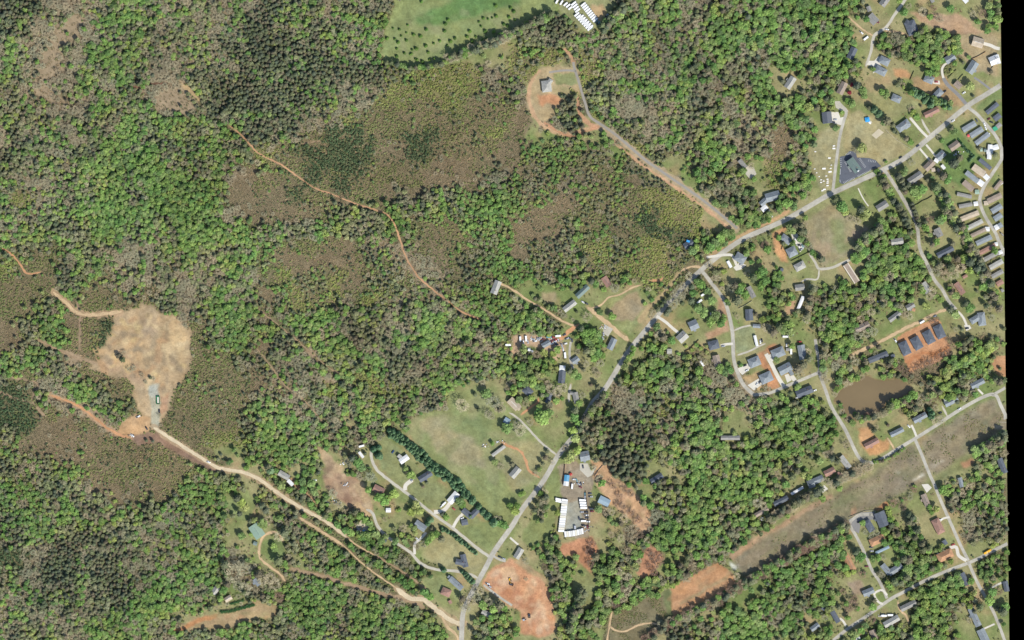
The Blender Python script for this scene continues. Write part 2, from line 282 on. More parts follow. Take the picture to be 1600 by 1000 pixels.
# roads, tracks and drives: (name, label, width px, material, points)
ROADS = [
 ('road','pale concrete main road',7.6,'concrete',[(721,1012),(722,975),(725,952),(737,927),(747,908),(760,885),(772,862),(800,822),(815,797),(850,750),(872,712),(900,676),(925,631),(947,605),(980,552),(1012,512),(1030,490),(1050,467),(1090,427),(1125,398),(1162,373),(1200,356),(1232,341),(1265,322),(1300,302),(1365,272),(1412,248),(1450,217),(1510,167),(1540,148),(1566,132)]),
 ('hilltop_drive','grey drive up to the hilltop house',4.0,'worn',[(1152,357),(1100,314),(1037,270),(1007,249),(965,213),(940,195),(922,182),(914,160),(908,140),(902,120),(897,105),(896,97)]),
 ('hilltop_drive','grey spur to the hilltop house',3.2,'worn',[(900,111),(882,110),(858,113)]),
 ('street','grey curved residential street',5.6,'concrete',[(1098,425),(1110,440),(1124,458),(1134,475),(1141,500),(1145,525),(1146,556),(1150,575),(1161,600),(1177,616)]),
 ('street','pale street south of the duplex houses',4.8,'concrete',[(1177,617),(1202,614),(1227,604),(1270,586),(1280,580),(1279,560),(1276,545),(1274,530)]),
 ('street','street west and south of the pond',5.2,'concrete',[(1280,582),(1290,610),(1300,637),(1320,670),(1336,704),(1344,717),(1352,722),(1370,721),(1400,703),(1430,685),(1462,665),(1500,640),(1537,620),(1555,617),(1564,634),(1574,655)]),
 ('street','short street end by the right edge',4.4,'concrete',[(1550,618),(1562,611),(1573,605)]),
 ('street','street crossing the brown corridor',4.8,'concrete',[(1430,687),(1440,710),(1452,740),(1459,755),(1467,775),(1480,805),(1492,832),(1500,850),(1513,876)]),
 ('street','east west street at lower right',5.0,'concrete',[(1577,848),(1553,860),(1530,872),(1512,880),(1485,890),(1450,905),(1412,925),(1390,937),(1355,962),(1325,982),(1298,1004)]),
 ('street','street leading to the lower right corner',4.6,'concrete',[(1513,878),(1527,910),(1545,942),(1557,967),(1571,1004)]),
 ('street','cul-de-sac street at lower right',4.6,'concrete',[(1386,935),(1375,910),(1362,890),(1350,862),(1338,838),(1328,820),(1334,810),(1346,804),(1364,804)]),
 ('street','street running south from the main road',5.2,'concrete',[(1378,262),(1390,277),(1412,312),(1432,350),(1437,387),(1450,415),(1460,437),(1472,452),(1482,470),(1494,484)]),
 ('dirt_street','pale dirt street past the four dark roofed houses',4.6,'tan',[(1494,484),(1476,484),(1440,501),(1405,518),(1375,534),(1330,555)]),
 ('street','mobile home park street',5.0,'concrete',[(1513,168),(1527,179),(1542,196),(1555,211),(1564,229),(1566,246),(1552,269),(1538,291),(1531,311),(1534,326),(1542,343),(1555,363),(1562,380),(1573,400)]),
 ('street','dark asphalt court off the main road',5.4,'asphalt',[(1511,164),(1496,147),(1481,133),(1474,122)]),
 ('driveway','grey drive at the upper right',3.4,'asphalt',[(1548,140),(1534,129),(1522,121)]),
 ('church_drive','pale drive beside the church car park',4.6,'concrete',[(1301,302),(1304,275),(1307,250),(1312,215),(1318,190),(1322,175),(1312,162)]),
 ('gravel_lane','gravel lane in the upper right',4.4,'gravel',[(1420,-8),(1400,20),(1385,42),(1366,56),(1361,80),(1353,104)]),
 ('gravel_lane','narrow lane through the upper right trees',2.6,'tan',[(1364,56),(1346,45),(1326,26)]),
 ('dirt_trail','orange dirt trail winding through the woods',2.4,'orange',[(358,196),(380,214),(405,240),(440,258),(475,283),(490,293),(520,304),(560,320),(585,327),(608,338),(618,355),(625,375),(634,400),(645,420),(657,436),(680,455),(700,471),(722,487),(752,500)]),
 ('dirt_trail','tan dirt trail entering the clearing',4.6,'tan',[(83,456),(100,470),(120,488),(135,492),(165,490),(190,487)]),
 ('dirt_trail','faint tan trail west of the clearing',2.4,'brown',[(60,532),(95,548),(120,560),(150,566)]),
 ('dirt_trail','orange trail running down to the clearing pad',3.6,'tanorange',[(80,618),(120,633),(150,655),(180,676),(202,684)]),
 ('dirt_trail','orange trail at the left edge',2.8,'tanorange',[(-10,382),(12,393),(28,408),(42,427),(64,425)]),
 ('gravel_road','pale gravel road from the clearing',5.2,'cream',[(240,668),(262,682),(290,700),(325,722),(345,732),(380,738),(407,750),(430,767),(452,782),(482,800),(505,812),(530,830),(541,839)]),
 ('dirt_track','tan track below the gravel road',3.8,'tan',[(468,809),(500,829),(520,842),(537,853)]),
 ('dirt_track','thin tan track linking the gravel road to the lower edge',2.2,'tan',[(537,853),(552,867),(568,882),(592,900),(619,919)]),
 ('dirt_track','thin tan track in the lower trees',2.2,'tan',[(541,839),(556,851),(570,859),(584,867)]),
 ('dirt_track','brown track along the lower wood',5.0,'brown',[(455,888),(480,895),(500,898),(540,912),(575,922),(612,931),(650,943),(662,950)]),
 ('dirt_track','narrow brown track through lower wood',2.8,'brown',[(584,866),(600,876),(620,888),(645,905),(668,923)]),
 ('dirt_road','broad pale dirt road at the lower edge',7.0,'cream',[(619,919),(640,935),(662,937),(687,957),(707,970),(722,976)]),
 ('dirt_road','tan dirt shortcut by the lower edge',4.0,'tan',[(690,960),(700,980),(713,992),(718,1006)]),
 ('gravel_road','white gravel lane curving past the houses',4.4,'gravel',[(572,796),(582,802),(590,822),(602,836),(617,847),(640,862),(650,873),(660,882),(682,890),(710,892),(732,897),(747,903)]),
 ('driveway','concrete drive up to the slate grey house',4.0,'white',[(648,866),(648,850),(656,843),(666,832)]),
 ('gravel_road','pale gravel lane running to the main road',4.4,'gravel',[(580,702),(581,718),(589,734),(600,744),(617,757),(640,774),(661,791),(681,806),(707,825),(727,841),(749,859),(768,872)]),
 ('driveway','concrete apron of the long charcoal house',6.0,'white',[(633,766),(634,758),(644,750)]),
 ('driveway','concrete drive of the white metal building',6.0,'white',[(678,800),(690,799),(697,794),(703,786)]),
 ('driveway','cream drive of the v-shaped house',4.6,'white',[(708,824),(714,813),(723,803)]),
 ('driveway','tan gravel drive across the pasture',3.2,'gravel',[(870,711),(845,691),(822,666),(806,651),(796,645)]),
 ('dirt_track','orange track past the long metal roof',3.6,'tanorange',[(843,746),(826,735),(823,722),(814,706),(800,699),(783,691)]),
 ('dirt_track','orange track to the taupe roofed house',3.4,'tanorange',[(814,648),(825,640),(838,630),(842,622)]),
 ('dirt_track','red track off the main road',3.4,'tanorange',[(1015,438),(1030,438),(1036,434)]),
 ('dirt_track','tan lane at the bend of the main road',3.4,'tan',[(1064,424),(1078,417),(1092,417),(1098,424)]),
 ('dirt_road','broad tan dirt drive off the main road',6.0,'tan',[(982,532),(961,515),(943,500),(928,488),(918,480)]),
 ('driveway','thin tan drive skirting the pasture',2.4,'tan',[(925,481),(938,477),(951,465),(969,460),(987,450),(1002,445)]),
 ('dirt_track','tan track between wood and lawn',3.0,'tan',[(775,440),(800,452),(820,466),(845,480),(868,495),(885,505),(899,509)]),
 ('dirt_track','orange drive into the junk yard',5.5,'tanorange',[(904,507),(895,513),(884,522),(874,532)]),
 ('driveway','curved concrete drive by the junk yard',3.6,'concrete',[(892,534),(890,548),(891,562),(896,576)]),
 ('driveway','short grey drive beside the white roofed house',4.0,'gravel',[(892,600),(889,615),(889,628)]),
 ('dirt_track','round drive of the pale green roofed house',3.4,'tan',[(443,846),(434,834),(424,832),(412,838),(406,852),(405,866),(410,876),(425,888),(438,898),(446,908)]),
 ('dirt_track','tan footpath at the lower edge',2.6,'tan',[(948,1006),(951,985),(955,962),(957,955)]),
 ('dirt_track','curved tan footpath in the corridor',2.6,'tan',[(952,978),(962,985),(975,987),(995,978),(1015,974),(1032,977)]),
 ('dirt_track','faint brown trail in the middle wood',1.7,'brown',[(405,484),(425,500),(450,520),(468,535),(487,553),(508,570),(532,588)]),
 ('dirt_track','faint pink trail west of the tan strip',1.8,'brown',[(402,545),(425,575),(445,602),(475,625),(505,660)]),
 ('driveway','white concrete drive of the pickup house',4.0,'white',[(1104,402),(1140,398),(1147,405),(1152,415),(1160,413)]),
 ('driveway','pale drive east of the main road',4.4,'white',[(1026,494),(1040,503),(1050,512),(1060,520)]),
 ('driveway','short white concrete drive',4.0,'white',[(1145,537),(1134,538),(1126,540)]),
 ('driveway','pale drive north of the square lawn',2.6,'gravel',[(1146,517),(1160,511),(1175,508)]),
 ('driveway','pale drive south of the square lawn',2.8,'gravel',[(1152,555),(1170,549),(1188,540),(1196,537)]),
 ('driveway','broad concrete drive between the duplex houses',6.0,'white',[(1197,553),(1206,570),(1216,590),(1225,604)]),
 ('driveway','white drive of the corner house',3.4,'white',[(1496,486),(1505,496),(1511,510)]),
 ('driveway','curved concrete drive off the court',3.6,'white',[(1474,122),(1472,112),(1473,105),(1479,98)]),
 ('driveway','pale concrete drive by the right edge',5.0,'white',[(1537,68),(1548,71),(1556,75),(1562,76)]),
 ('driveway','concrete drive of the hip roofed bungalow',3.8,'white',[(1449,214),(1438,203),(1428,191),(1422,184)]),
 ('driveway','pale drive of the brown long roof',3.2,'gravel',[(1454,210),(1446,198),(1440,186)]),
 ('driveway','concrete strip south of the main road',3.0,'white',[(1437,232),(1448,245),(1454,252)]),
 ('driveway','second concrete strip south of the main road',3.0,'white',[(1447,226),(1457,238),(1463,246)]),
 ('driveway','stepped pale path to a grey house',1.8,'white',[(1341,294),(1345,303),(1351,314),(1357,322)]),
 ('driveway','grey lane under the two slate duplexes',4.0,'gravel',[(1264,396),(1274,410),(1280,420),(1300,418),(1318,410),(1332,404)]),
 ('driveway','pale drive to the taupe cabin',2.6,'gravel',[(1280,420),(1277,436),(1262,436),(1252,440)]),
 ('driveway','gravel drive by the metal shop',4.0,'gravel',[(1325,174),(1318,168),(1308,162)]),
 ('driveway','short drive of a street house',3.0,'white',[(1536,616),(1528,608)]),
 ('driveway','short drive of the white porch house',3.0,'gravel',[(1480,650),(1475,640),(1472,634)]),
 ('driveway','short concrete drive south of the pond',3.4,'white',[(1432,682),(1428,672),(1424,664)]),
 ('driveway','tan drive south east of the pond',3.4,'tan',[(1397,702),(1392,692),(1386,684)]),
 ('driveway','pale curved drive at the right edge',3.0,'white',[(1550,918),(1562,912),(1574,908)]),
 ('driveway','concrete drive under lower right trees',3.4,'white',[(1322,978),(1317,970),(1312,966)]),
 ('driveway','pale drive joining the cul-de-sac street',3.4,'white',[(1386,930),(1378,922),(1366,928),(1372,940),(1380,944)]),
 ('driveway','white drive of the orange roofed bungalow',5.0,'white',[(1510,876),(1498,868),(1494,855),(1484,856)]),
 ('driveway','pale drive of the brown hip roof',3.0,'white',[(1484,808),(1474,810),(1468,815)]),
 ('driveway','pale path at lower right lawn',2.6,'white',[(1534,984),(1545,979),(1554,975)]),
 ('driveway','tan drive of the lower street house',3.2,'tan',[(1403,940),(1406,952),(1416,962),(1420,975)]),
 ('driveway','sandy drive of the top lane house',3.2,'tan',[(1384,48),(1400,50),(1414,53)]),
 ('driveway','pale strip beside the construction site',3.4,'concrete',[(756,914),(770,925),(785,936),(800,946)]),
 ('driveway','pale apron at the construction entrance',3.4,'concrete',[(770,868),(780,874),(790,877)]),
 ('driveway','short sandy drive by the grey metal roof',3.0,'white',[(797,840),(806,848),(810,851)]),
]
# pads of concrete, gravel, asphalt: (name, label, material, points)
PADS = [
 ('car_park','dark asphalt church car park','darkasphalt',[(1312,245),(1321,243),(1327,236),(1337,237),(1339,246),(1358,247),(1368,250),(1377,260),(1362,265),(1343,275),(1317,288),(1311,285),(1313,262)]),
 ('forecourt','grey asphalt turning area of the cul-de-sac','asphalt',[(1326,812),(1345,801),(1366,799),(1370,812),(1352,812),(1345,818),(1342,834),(1332,828)]),
 ('forecourt','white concrete forecourt of the dark metal shop','white',[(1299,175),(1310,175),(1313,184),(1320,182),(1316,196),(1300,192)]),
 ('forecourt','white concrete between the twin grey houses','white',[(1358,95),(1366,95),(1372,88),(1376,89),(1374,98),(1378,104),(1368,112),(1364,115),(1364,104),(1354,101)]),
 ('foundation_slab','bare tan concrete slab','slab',[(1362,211),(1373,201),(1381,207),(1369,217)]),
 ('forecourt','white concrete apron south west of the slate house','white',[(1146,418),(1155,410),(1166,414),(1158,421),(1150,423)]),
 ('forecourt','pale parking bay by the first duplex','white',[(1152,576),(1170,567),(1174,574),(1160,586),(1156,582)]),
 ('forecourt','pale parking bay by the second duplex','white',[(1168,602),(1186,591),(1192,600),(1178,610)]),
 ('forecourt','white parking bay by the north duplex','white',[(1198,556),(1207,552),(1211,563),(1204,566)]),
 ('forecourt','white parking bay by the south duplex','white',[(1226,586),(1232,584),(1237,594),(1230,598)]),
 ('forecourt','second white bay by the south duplex','white',[(1234,588),(1240,586),(1245,593),(1239,596)]),
 ('forecourt','pale dusty yard of the slate roofed cabin','gravel',[(906,724),(918,724),(924,736),(932,728),(926,742),(918,746),(906,734)]),
 ('forecourt','red car concrete apron by the court','white',[(1457,126),(1468,126),(1469,132),(1458,131)]),
 ('forecourt','pale sandy parking bay east of the metal roofs','gravel',[(944,506),(958,514),(950,526),(942,520)]),
 ('forecourt','grey gravel patch by the street bend','gravel',[(1166,258),(1178,262),(1182,272),(1172,280),(1165,272)]),
 ('forecourt','cream pad south of the white mobile home','white',[(1278,764),(1288,758),(1294,764),(1286,770)]),
 ('forecourt','pale pad west of the corner house','white',[(1506,508),(1515,508),(1518,513),(1510,517)]),
 ('forecourt','tan pad beside the shaded clutter','slab',[(556,822),(565,812),(580,820),(576,830),(562,834)]),
 ('forecourt','white concrete of the dark slate roof near the street','white',[(1448,770),(1440,757),(1450,756),(1456,762)]),
 ('forecourt','pale shared yard under the upper right woods','gravel',[(1304,158),(1312,158),(1322,172),(1318,176),(1306,168)]),
 ('forecourt','pale concrete between the slate duplexes','white',[(1236,366),(1246,365),(1250,376),(1258,386),(1250,394),(1246,384),(1240,378)]),
]
POND = [(1306,621),(1312,611),(1325,601),(1340,595),(1352,588),(1358,588),(1364,593),(1380,595),(1398,593),(1412,598),(1424,606),(1416,618),(1398,626),(1388,636),(1383,642),(1372,645),(1352,648),(1335,657),(1324,658),(1317,645),(1314,632),(1305,628)]
def edge_x(y): return 1563.0 + 14.0 * np.clip(np.asarray(y, float), -400, 1400) / 1000.0
# ------------------------------------------------------------------ the ground, one sheet with the real colours of soil and grass
CLSCOL = {'g':(112,112,76),'m':(122,116,86),'d':(112,108,84),'k':(120,114,92),'b':(152,138,112),'t':(160,142,114),'h':(128,118,88),'n':(134,120,94),'v':(112,112,80),'l':(136,130,88),'y':(140,138,92),'o':(154,150,106)}
far = [-9000, -3000, -1200, -500, -260, -140, -80, -40, -15]
xs = np.array(far + list(np.arange(-4.5, 1560, 1.5)) + [1561.0])
ys = np.array([f for f in far] + list(np.arange(-4.5, 1006, 1.5)) + [1015, 1040, 1080, 1140, 1260, 1500, 2200, 4000, 10000])
X, Y = np.meshgrid(xs, ys)
X[:, -1] = edge_x(Y[:, -1])
XC = np.clip(X, 0, 1570); YC = np.clip(Y, 0, 999)
lut = np.array([lin(CLSCOL[c]) for c in CLS])
ci = cls_at(XC, YC)
col = lut[ci]
isopen = (ci == CLS.index('o')) | (ci == CLS.index('y'))
g = np.clip((FN(X, Y, 46, 40) - .33) * 2.6, 0, 1)[..., None]
yard = (lin(TANG) * (1 - g) + lin(GRN) * g) * .93
r2 = np.clip((FN(X, Y, 30, 60) - .6) * 5, 0, 1)[..., None] * .6
yard = yard * (1 - r2) + lin((184, 152, 116)) * r2
col = np.where(isopen[..., None], yard, col)
def blur(a):
    b = a.copy(); b[1:-1, 1:-1] = (a[1:-1, 1:-1] * 2 + a[:-2, 1:-1] + a[2:, 1:-1] + a[1:-1, :-2] + a[1:-1, 2:]) / 6; return b
for _ in range(4): col = blur(col)
OPENMASK = np.zeros((1000, 1600), bool)         # where no tree may grow, at 1 px
PX, PY = np.meshgrid(np.arange(1600) + .5, np.arange(1000) + .5)
def paint(poly, c, wp, seed, a=1.0, mark=True):
    c = np.array(c, float); c = c * .90 + c.mean() * .10; c[1] += 2
    p = np.array(poly, float); x0, y0 = p.min(0) - 14; x1, y1 = p.max(0) + 14
    jx = np.where((xs >= x0) & (xs <= x1))[0]; jy = np.where((ys >= y0) & (ys <= y1))[0]
    if len(jx) < 2 or len(jy) < 2: return
    sl = (slice(jy[0], jy[-1] + 1), slice(jx[0], jx[-1] + 1))
    def warped(xx, yy):
        return inside(poly, xx + (FN(xx, yy, 14, seed) - .5) * wp * 2.2, yy + (FN(xx, yy, 14, seed + 9) - .5) * wp * 2.2)
    m = warped(X[sl], Y[sl]).astype(float)
    for _ in range(1 if wp <= 3 else (3 if wp <= 5 else 9)): m = blur(m)
    m = m[..., None] * a
    v = 1 + (FN(X[sl], Y[sl], 9, seed + 3)[..., None] - .5) * .42 + (FN(X[sl], Y[sl], 40, seed + 4)[..., None] - .5) * .36 + (N(X[sl] * .55 + Y[sl] * .8, Y[sl] * .5 - X[sl] * .2, 2.2, seed + 5)[..., None] - .5) * .14
    hue = (FN(X[sl], Y[sl], 22, seed + 7)[..., None] - .5) * np.array([.16, .0, -.22])
    col[sl] = col[sl] * (1 - m) + lin(c) * .95 * v * (1 + hue) * m
    if mark:
        a0, b0 = max(0, int(x0)), max(0, int(y0)); a1, b1 = min(1600, int(x1)), min(1000, int(y1))
        s2 = (slice(b0, b1), slice(a0, a1)); OPENMASK[s2] |= warped(PX[s2], PY[s2])
for i, (c, wp, poly) in enumerate(OPEN): paint(poly, c, wp, 100 + i * 13)
def verge(pts, wd, c, off=(0, 0), seed=900, a=.9):
    P = [(x + off[0], y + off[1]) for x, y in smooth(pts, 4)]
    p = np.array(P); m = (X > p[:, 0].min() - 12) & (X < p[:, 0].max() + 12) & (Y > p[:, 1].min() - 12) & (Y < p[:, 1].max() + 12)
    d = segdist(P, X[m], Y[m]); k = np.clip((wd * (.6 + .9 * N(X[m], Y[m], 9, seed)) - d) / 1.6, 0, 1)[:, None] * a
    col[m] = col[m] * (1 - k) + lin(c) * k
    mm = (PX > p[:, 0].min() - 8) & (PX < p[:, 0].max() + 8) & (PY > p[:, 1].min() - 8) & (PY < p[:, 1].max() + 8)
    OPENMASK[mm] |= segdist(P, PX[mm], PY[mm]) < wd * .7
# mottling of the bare soils: scrapes, damp patches, straw
def mottle(poly, cols, n, rad, seed, ang=None, a=.55):
    r_ = np.random.default_rng(seed); p = np.array(poly, float); k = 0
    while k < n:
        x_, y_ = r_.uniform(p[:, 0].min(), p[:, 0].max()), r_.uniform(p[:, 1].min(), p[:, 1].max())
        if not inside(poly, np.array([x_]), np.array([y_]))[0]: continue
        k += 1; R = rad * (.4 + 1.1 * r_.random()); th = r_.random() * 6.28 if ang is None else ang + r_.normal() * .15; el = 1.2 + 2.2 * r_.random() if ang is None else 3.5
        q_ = [(x_ + R * (el * math.cos(t) * math.cos(th) - math.sin(t) * math.sin(th)), y_ + R * (el * math.cos(t) * math.sin(th) + math.sin(t) * math.cos(th))) for t in np.linspace(0, 6.28, 9)[:-1]]
        paint(q_, cols[int(r_.integers(len(cols)))], 4, int(seed * 50 + k), a, False)
mottle([(190,495),(255,490),(292,505),(292,560),(262,620),(236,600),(206,590),(155,575),(175,520)], [(206,168,122),(166,142,110),(214,184,138),(158,136,108),(192,150,108),(204,174,122)], 90, 4, 11, a=.75)
mottle([(775,890),(820,885),(858,925),(866,985),(815,988),(815,958),(760,912)], [(222,186,146),(196,134,100),(214,168,126),(190,146,116),(228,196,160)], 46, 4, 12)
mottle([(1405,530),(1462,500),(1484,550),(1420,580)], [(214,166,124),(190,130,92),(206,150,110)], 18, 3, 13)
mottle([(1050,922),(1122,880),(1148,905),(1052,962)], [(170,146,106),(204,156,116),(186,136,98)], 26, 2.2, 14, ang=-.52)
mottle([(925,718),(960,745),(1016,805),(1000,828),(950,780)], [(214,172,134),(186,134,98),(160,138,100),(196,150,112)], 26, 3.2, 15)
mottle([(872,730),(920,732),(920,780),(880,782)], [(176,160,136),(146,130,110),(188,170,144)], 14, 4, 16)
mottle([(495,702),(535,735),(580,790),(560,796),(505,745)], [(190,158,124),(150,122,100),(206,176,138)], 20, 4, 17)
mottle([(640,665),(740,610),(860,712),(800,800),(700,740)], [(150,150,100),(130,142,92),(168,156,116)], 30, 9, 18, a=.35)
mottle([(1142,868),(1300,782),(1426,700),(1570,628),(1572,665),(1450,750),(1200,882)], [(154,136,112),(128,124,88),(158,142,110),(138,120,98)], 90, 6, 19, ang=-.5, a=.5)
mottle([(610,98),(640,30),(760,5),(860,5),(800,50),(700,92)], [(160,156,112),(132,144,92),(150,142,106)], 26, 7, 20, a=.4)
mottle([(1262,348),(1320,340),(1352,370),(1290,412)], [(168,144,118),(138,142,92),(160,150,112)], 16, 6, 21, a=.45)
mottle([(280,985),(330,962),(425,945),(428,962),(340,980)], [(196,162,120),(160,146,100),(202,150,108)], 18, 3.2, 22, ang=-.25)
verge([(842,112),(830,128),(826,150),(832,175),(842,191),(856,201),(878,210),(900,206),(925,199),(940,196)], 3.4, (202,164,128), a=.8)
verge([(60,532),(95,548),(125,560),(150,568)], 4.5, (170,146,118), a=.7)
verge([(80,618),(120,633),(150,655),(180,676)], 5.5, (184,150,118), a=.7)
verge([(85,455),(102,470),(122,488),(150,492),(188,488)], 6, (186,156,122), a=.7)
# orange verge of the hilltop drive, and sandy verges of the dirt tracks
verge([(1150,358),(1100,315),(1037,271),(1006,250),(962,214),(935,198)], 6.5, (180,160,128))
verge([(1147,358),(1098,317),(1034,273),(1003,252),(960,216)], 3.0, (202,162,126), (-3.2, 3.2))
verge([(905,150),(909,175),(918,187),(935,198)], 4.0, (200,156,122), (-3, 2))
verge([(935,198),(915,206),(893,213),(870,204),(852,192)], 2.6, (196,148,114))
verge([(896,98),(890,86),(882,78)], 4, (200,160,124))
verge([(1170,362),(1200,348),(1232,330)], 3.5, (198,160,120))
verge([(1110,400),(1140,380),(1170,364)], 4, (190,158,118))
verge([(1060,428),(1040,455),(1018,478),(1000,500)], 4, (178,156,116))
verge([(470,225),(500,220)], 2, (180,150,120))
verge([(75,312),(60,330),(45,348),(30,365),(18,380)], 1.8, (132,96,76))
verge([(168,142),(185,138),(210,136),(230,132),(258,130)], 2.6, (140,102,82))
verge([(280,130),(295,140),(312,157)], 3.5, (184,158,116))
verge([(120,470),(125,500),(124,545)], 2.5, (164,140,114))
verge([(20,590),(60,600),(50,625),(70,650)], 2.5, (170,146,118))
verge([(0,612),(22,622),(50,630)], 2.2, (170,146,118))
verge([(500,790),(470,765),(455,750)], 4, (186,150,116))
verge([(575,805),(560,790)], 6, (200,170,130))
verge([(1555,360),(1500,330),(1480,310),(1475,300)], 4, (176,156,112), a=.6)
verge([(1474,300),(1488,340),(1505,375),(1530,420),(1560,460)], 3.5, (170,160,104), (6, 0))
verge([(1240,470),(1232,488)], 4, (196,160,124))
ROADMASK = np.zeros((1000, 1600), bool); BIGMASK = np.zeros((1000, 1600), bool)
def mark_line(pts, wd, big_=2.6):
    p = np.array(pts); mm = (PX > p[:, 0].min() - 12) & (PX < p[:, 0].max() + 12) & (PY > p[:, 1].min() - 12) & (PY < p[:, 1].max() + 12)
    dd_ = segdist(pts, PX[mm], PY[mm]); ROADMASK[mm] |= dd_ < wd; BIGMASK[mm] |= dd_ < wd + big_
SM = []
for nm, lb, wd, mt, pts in ROADS:
    sp = smooth(pts, 6); SM.append(sp); mark_line(sp, wd * .5 + (1.6 if mt not in ('brown', 'orange', 'tanorange') else .9), 2.6 if mt not in ('brown', 'orange', 'tanorange') else 1.4)
    if mt in ('concrete', 'gravel', 'white'): verge(pts, wd * .62, (178, 160, 124), seed=700, a=.55)
    if mt == 'cream': verge(pts, wd * 1.05, (184, 158, 124), seed=710, a=.7)
    if mt in ('tan', 'tanorange', 'orange', 'brown'): verge(pts, wd * .75, (170, 142, 108), seed=720, a=.5)
for nm, lb, mt, pts in PADS: ROADMASK |= inside(pts, PX, PY)
ROADMASK |= inside(POND, PX, PY)
verge(POND + POND[:1], 3.0, (140, 120, 84), seed=740, a=.7)
micro = 1 + (FN(X, Y, 4.5, 77)[..., None] - .5) * .46 + (FN(X, Y, 16, 87)[..., None] - .5) * .16 + (H(np.round(X * 3), np.round(Y * 3), 5)[..., None] - .5) * .10
col = np.clip(col * micro * SC, 0.005, .9)
ny, nx = X.shape
me = bpy.data.meshes.new('ground')
idx = np.arange(nx * ny).reshape(ny, nx)
q = np.stack([idx[:-1, :-1], idx[1:, :-1], idx[1:, 1:], idx[:-1, 1:]], -1).reshape(-1, 4)
Z = (FN(X, Y, 5, 300) - .5) * .5
Z = np.where(np.abs(XC - X) > 1, 0, Z)
rm = ROADMASK[np.clip(YC.astype(int), 0, 999), np.clip(XC.astype(int), 0, 1599)]
Z = np.where(rm, 0, Z); Z = np.minimum(blur(Z), .02 + 10 * (~rm)) - .0
Z = np.where(rm, np.minimum(Z, 0.0), Z)
co = np.stack([WX(X), WY(Y), Z], -1).reshape(-1, 3).astype(np.float32)
me.vertices.add(len(co)); me.vertices.foreach_set('co', co.ravel())
me.loops.add(q.size); me.loops.foreach_set('vertex_index', q.ravel().astype(np.int32))
me.polygons.add(len(q)); me.polygons.foreach_set('loop_start', np.arange(0, q.size, 4, dtype=np.int32))
me.polygons.foreach_set('use_smooth', np.ones(len(q), bool))
me.update(calc_edges=True)
at = me.attributes.new('soil', 'FLOAT_COLOR', 'POINT'); rgba = np.ones((len(co), 4), np.float32); rgba[:, :3] = col.reshape(-1, 3); at.data.foreach_set('color', rgba.ravel())
me.materials.append(mat('soil_and_grass', attr='soil', rough=.95, scale=.55, amp=.20, bump=.35, amp2=.10, scale2=.05, spec=.1))
struct('ground', me, 'tan and green ground of fields, yards, bare soil and forest floor')

# ---- roads, pads, pond
RM = {
 'concrete': mat('worn_road', lin((186,181,166)) * SC, scale=.35, amp=.16, amp2=.22, scale2=.06, rough=.9),
 'asphalt': mat('asphalt', lin((142,140,136)) * SC, scale=.5, amp=.10, amp2=.08, rough=.9),
 'darkasphalt': mat('dark_asphalt', lin((100,104,112)) * SC, scale=.5, amp=.12, amp2=.10, rough=.9),
 'worn': mat('worn_drive', lin((160,154,142)) * SC, scale=.5, amp=.10, amp2=.08, rough=.9),
 'gravel': mat('gravel', lin((196,190,172)) * SC, scale=.9, amp=.16, amp2=.12, bump=.2),
 'cream': mat('cream_gravel', lin((216,198,164)) * SC, scale=.6, amp=.16, amp2=.14, bump=.2),
 'tan': mat('tan_dirt', lin((204,176,136)) * SC, scale=.6, amp=.22, amp2=.18, bump=.3),
 'brown': mat('brown_dirt', lin((166,142,112)) * SC, scale=.6, amp=.22, amp2=.18, bump=.3),
 'tanorange': mat('orange_tan_dirt', lin((202,152,110)) * SC, scale=.6, amp=.20, amp2=.16, bump=.3),
 'orange': mat('orange_dirt', lin((194,152,114)) * SC, scale=.5, amp=.22, amp2=.26, scale2=.03, bump=.3),
 'white': mat('pale_concrete', lin((222,216,200)) * SC, scale=.5, amp=.08, amp2=.08, rough=.85),
 'slab': mat('tan_concrete', lin((206,194,166)) * SC, scale=.5, amp=.10, amp2=.06),
}
ZL = {'worn': .08, 'concrete': .10, 'white': .07, 'asphalt': .085, 'darkasphalt': .06, 'gravel': .065, 'cream': .075, 'tan': .055, 'brown': .045, 'tanorange': .05, 'orange': .058, 'slab': .04}
def strip(pts, wd, rough, z, seed):
    P = np.array(pts); seg = np.r_[0, np.cumsum(np.hypot(*np.diff(P, axis=0).T))]; n = max(2, int(seg[-1] / 2.0))
    t = np.linspace(0, seg[-1], n); x = np.interp(t, seg, P[:, 0]); y = np.interp(t, seg, P[:, 1])
    dx = np.gradient(x); dy = np.gradient(y); L = np.hypot(dx, dy) + 1e-9; nx_, ny_ = -dy / L, dx / L
    a = wd / 2 * (1 + rough * (N(t, t * 0, 5, seed) - .5) * 1.6); b = wd / 2 * (1 + rough * (N(t, t * 0, 5, seed + 1) - .5) * 1.6)
    if rough > .2: taper = np.clip(np.minimum(t, seg[-1] - t) / 8 + .35, 0, 1); a *= taper; b *= taper
    x = np.minimum(x, edge_x(y) - wd * .3)
    v = [(WX(x[i] + nx_[i] * a[i]), WY(y[i] + ny_[i] * a[i]), z) for i in range(n)] + [(WX(x[i] - nx_[i] * b[i]), WY(y[i] - ny_[i] * b[i]), z) for i in range(n)]
    return v, [(i, i + 1, n + i + 1, n + i) for i in range(n - 1)]
for i, ((nm, lb, wd, mt, pts), sp) in enumerate(zip(ROADS, SM)):
    rough = {'worn': .1, 'concrete': .06, 'asphalt': .05, 'white': .05, 'gravel': .22, 'cream': .3, 'tan': .6, 'brown': 1.0, 'tanorange': .7, 'orange': .75}[mt]
    v, f = strip(sp, wd, rough, ZL[mt] + i * .0006, 50 + i)
    m = MB(); m.poly(v, [q_[::-1] for q_ in f]); struct(nm, m.mesh(nm, RM[mt]), lb)
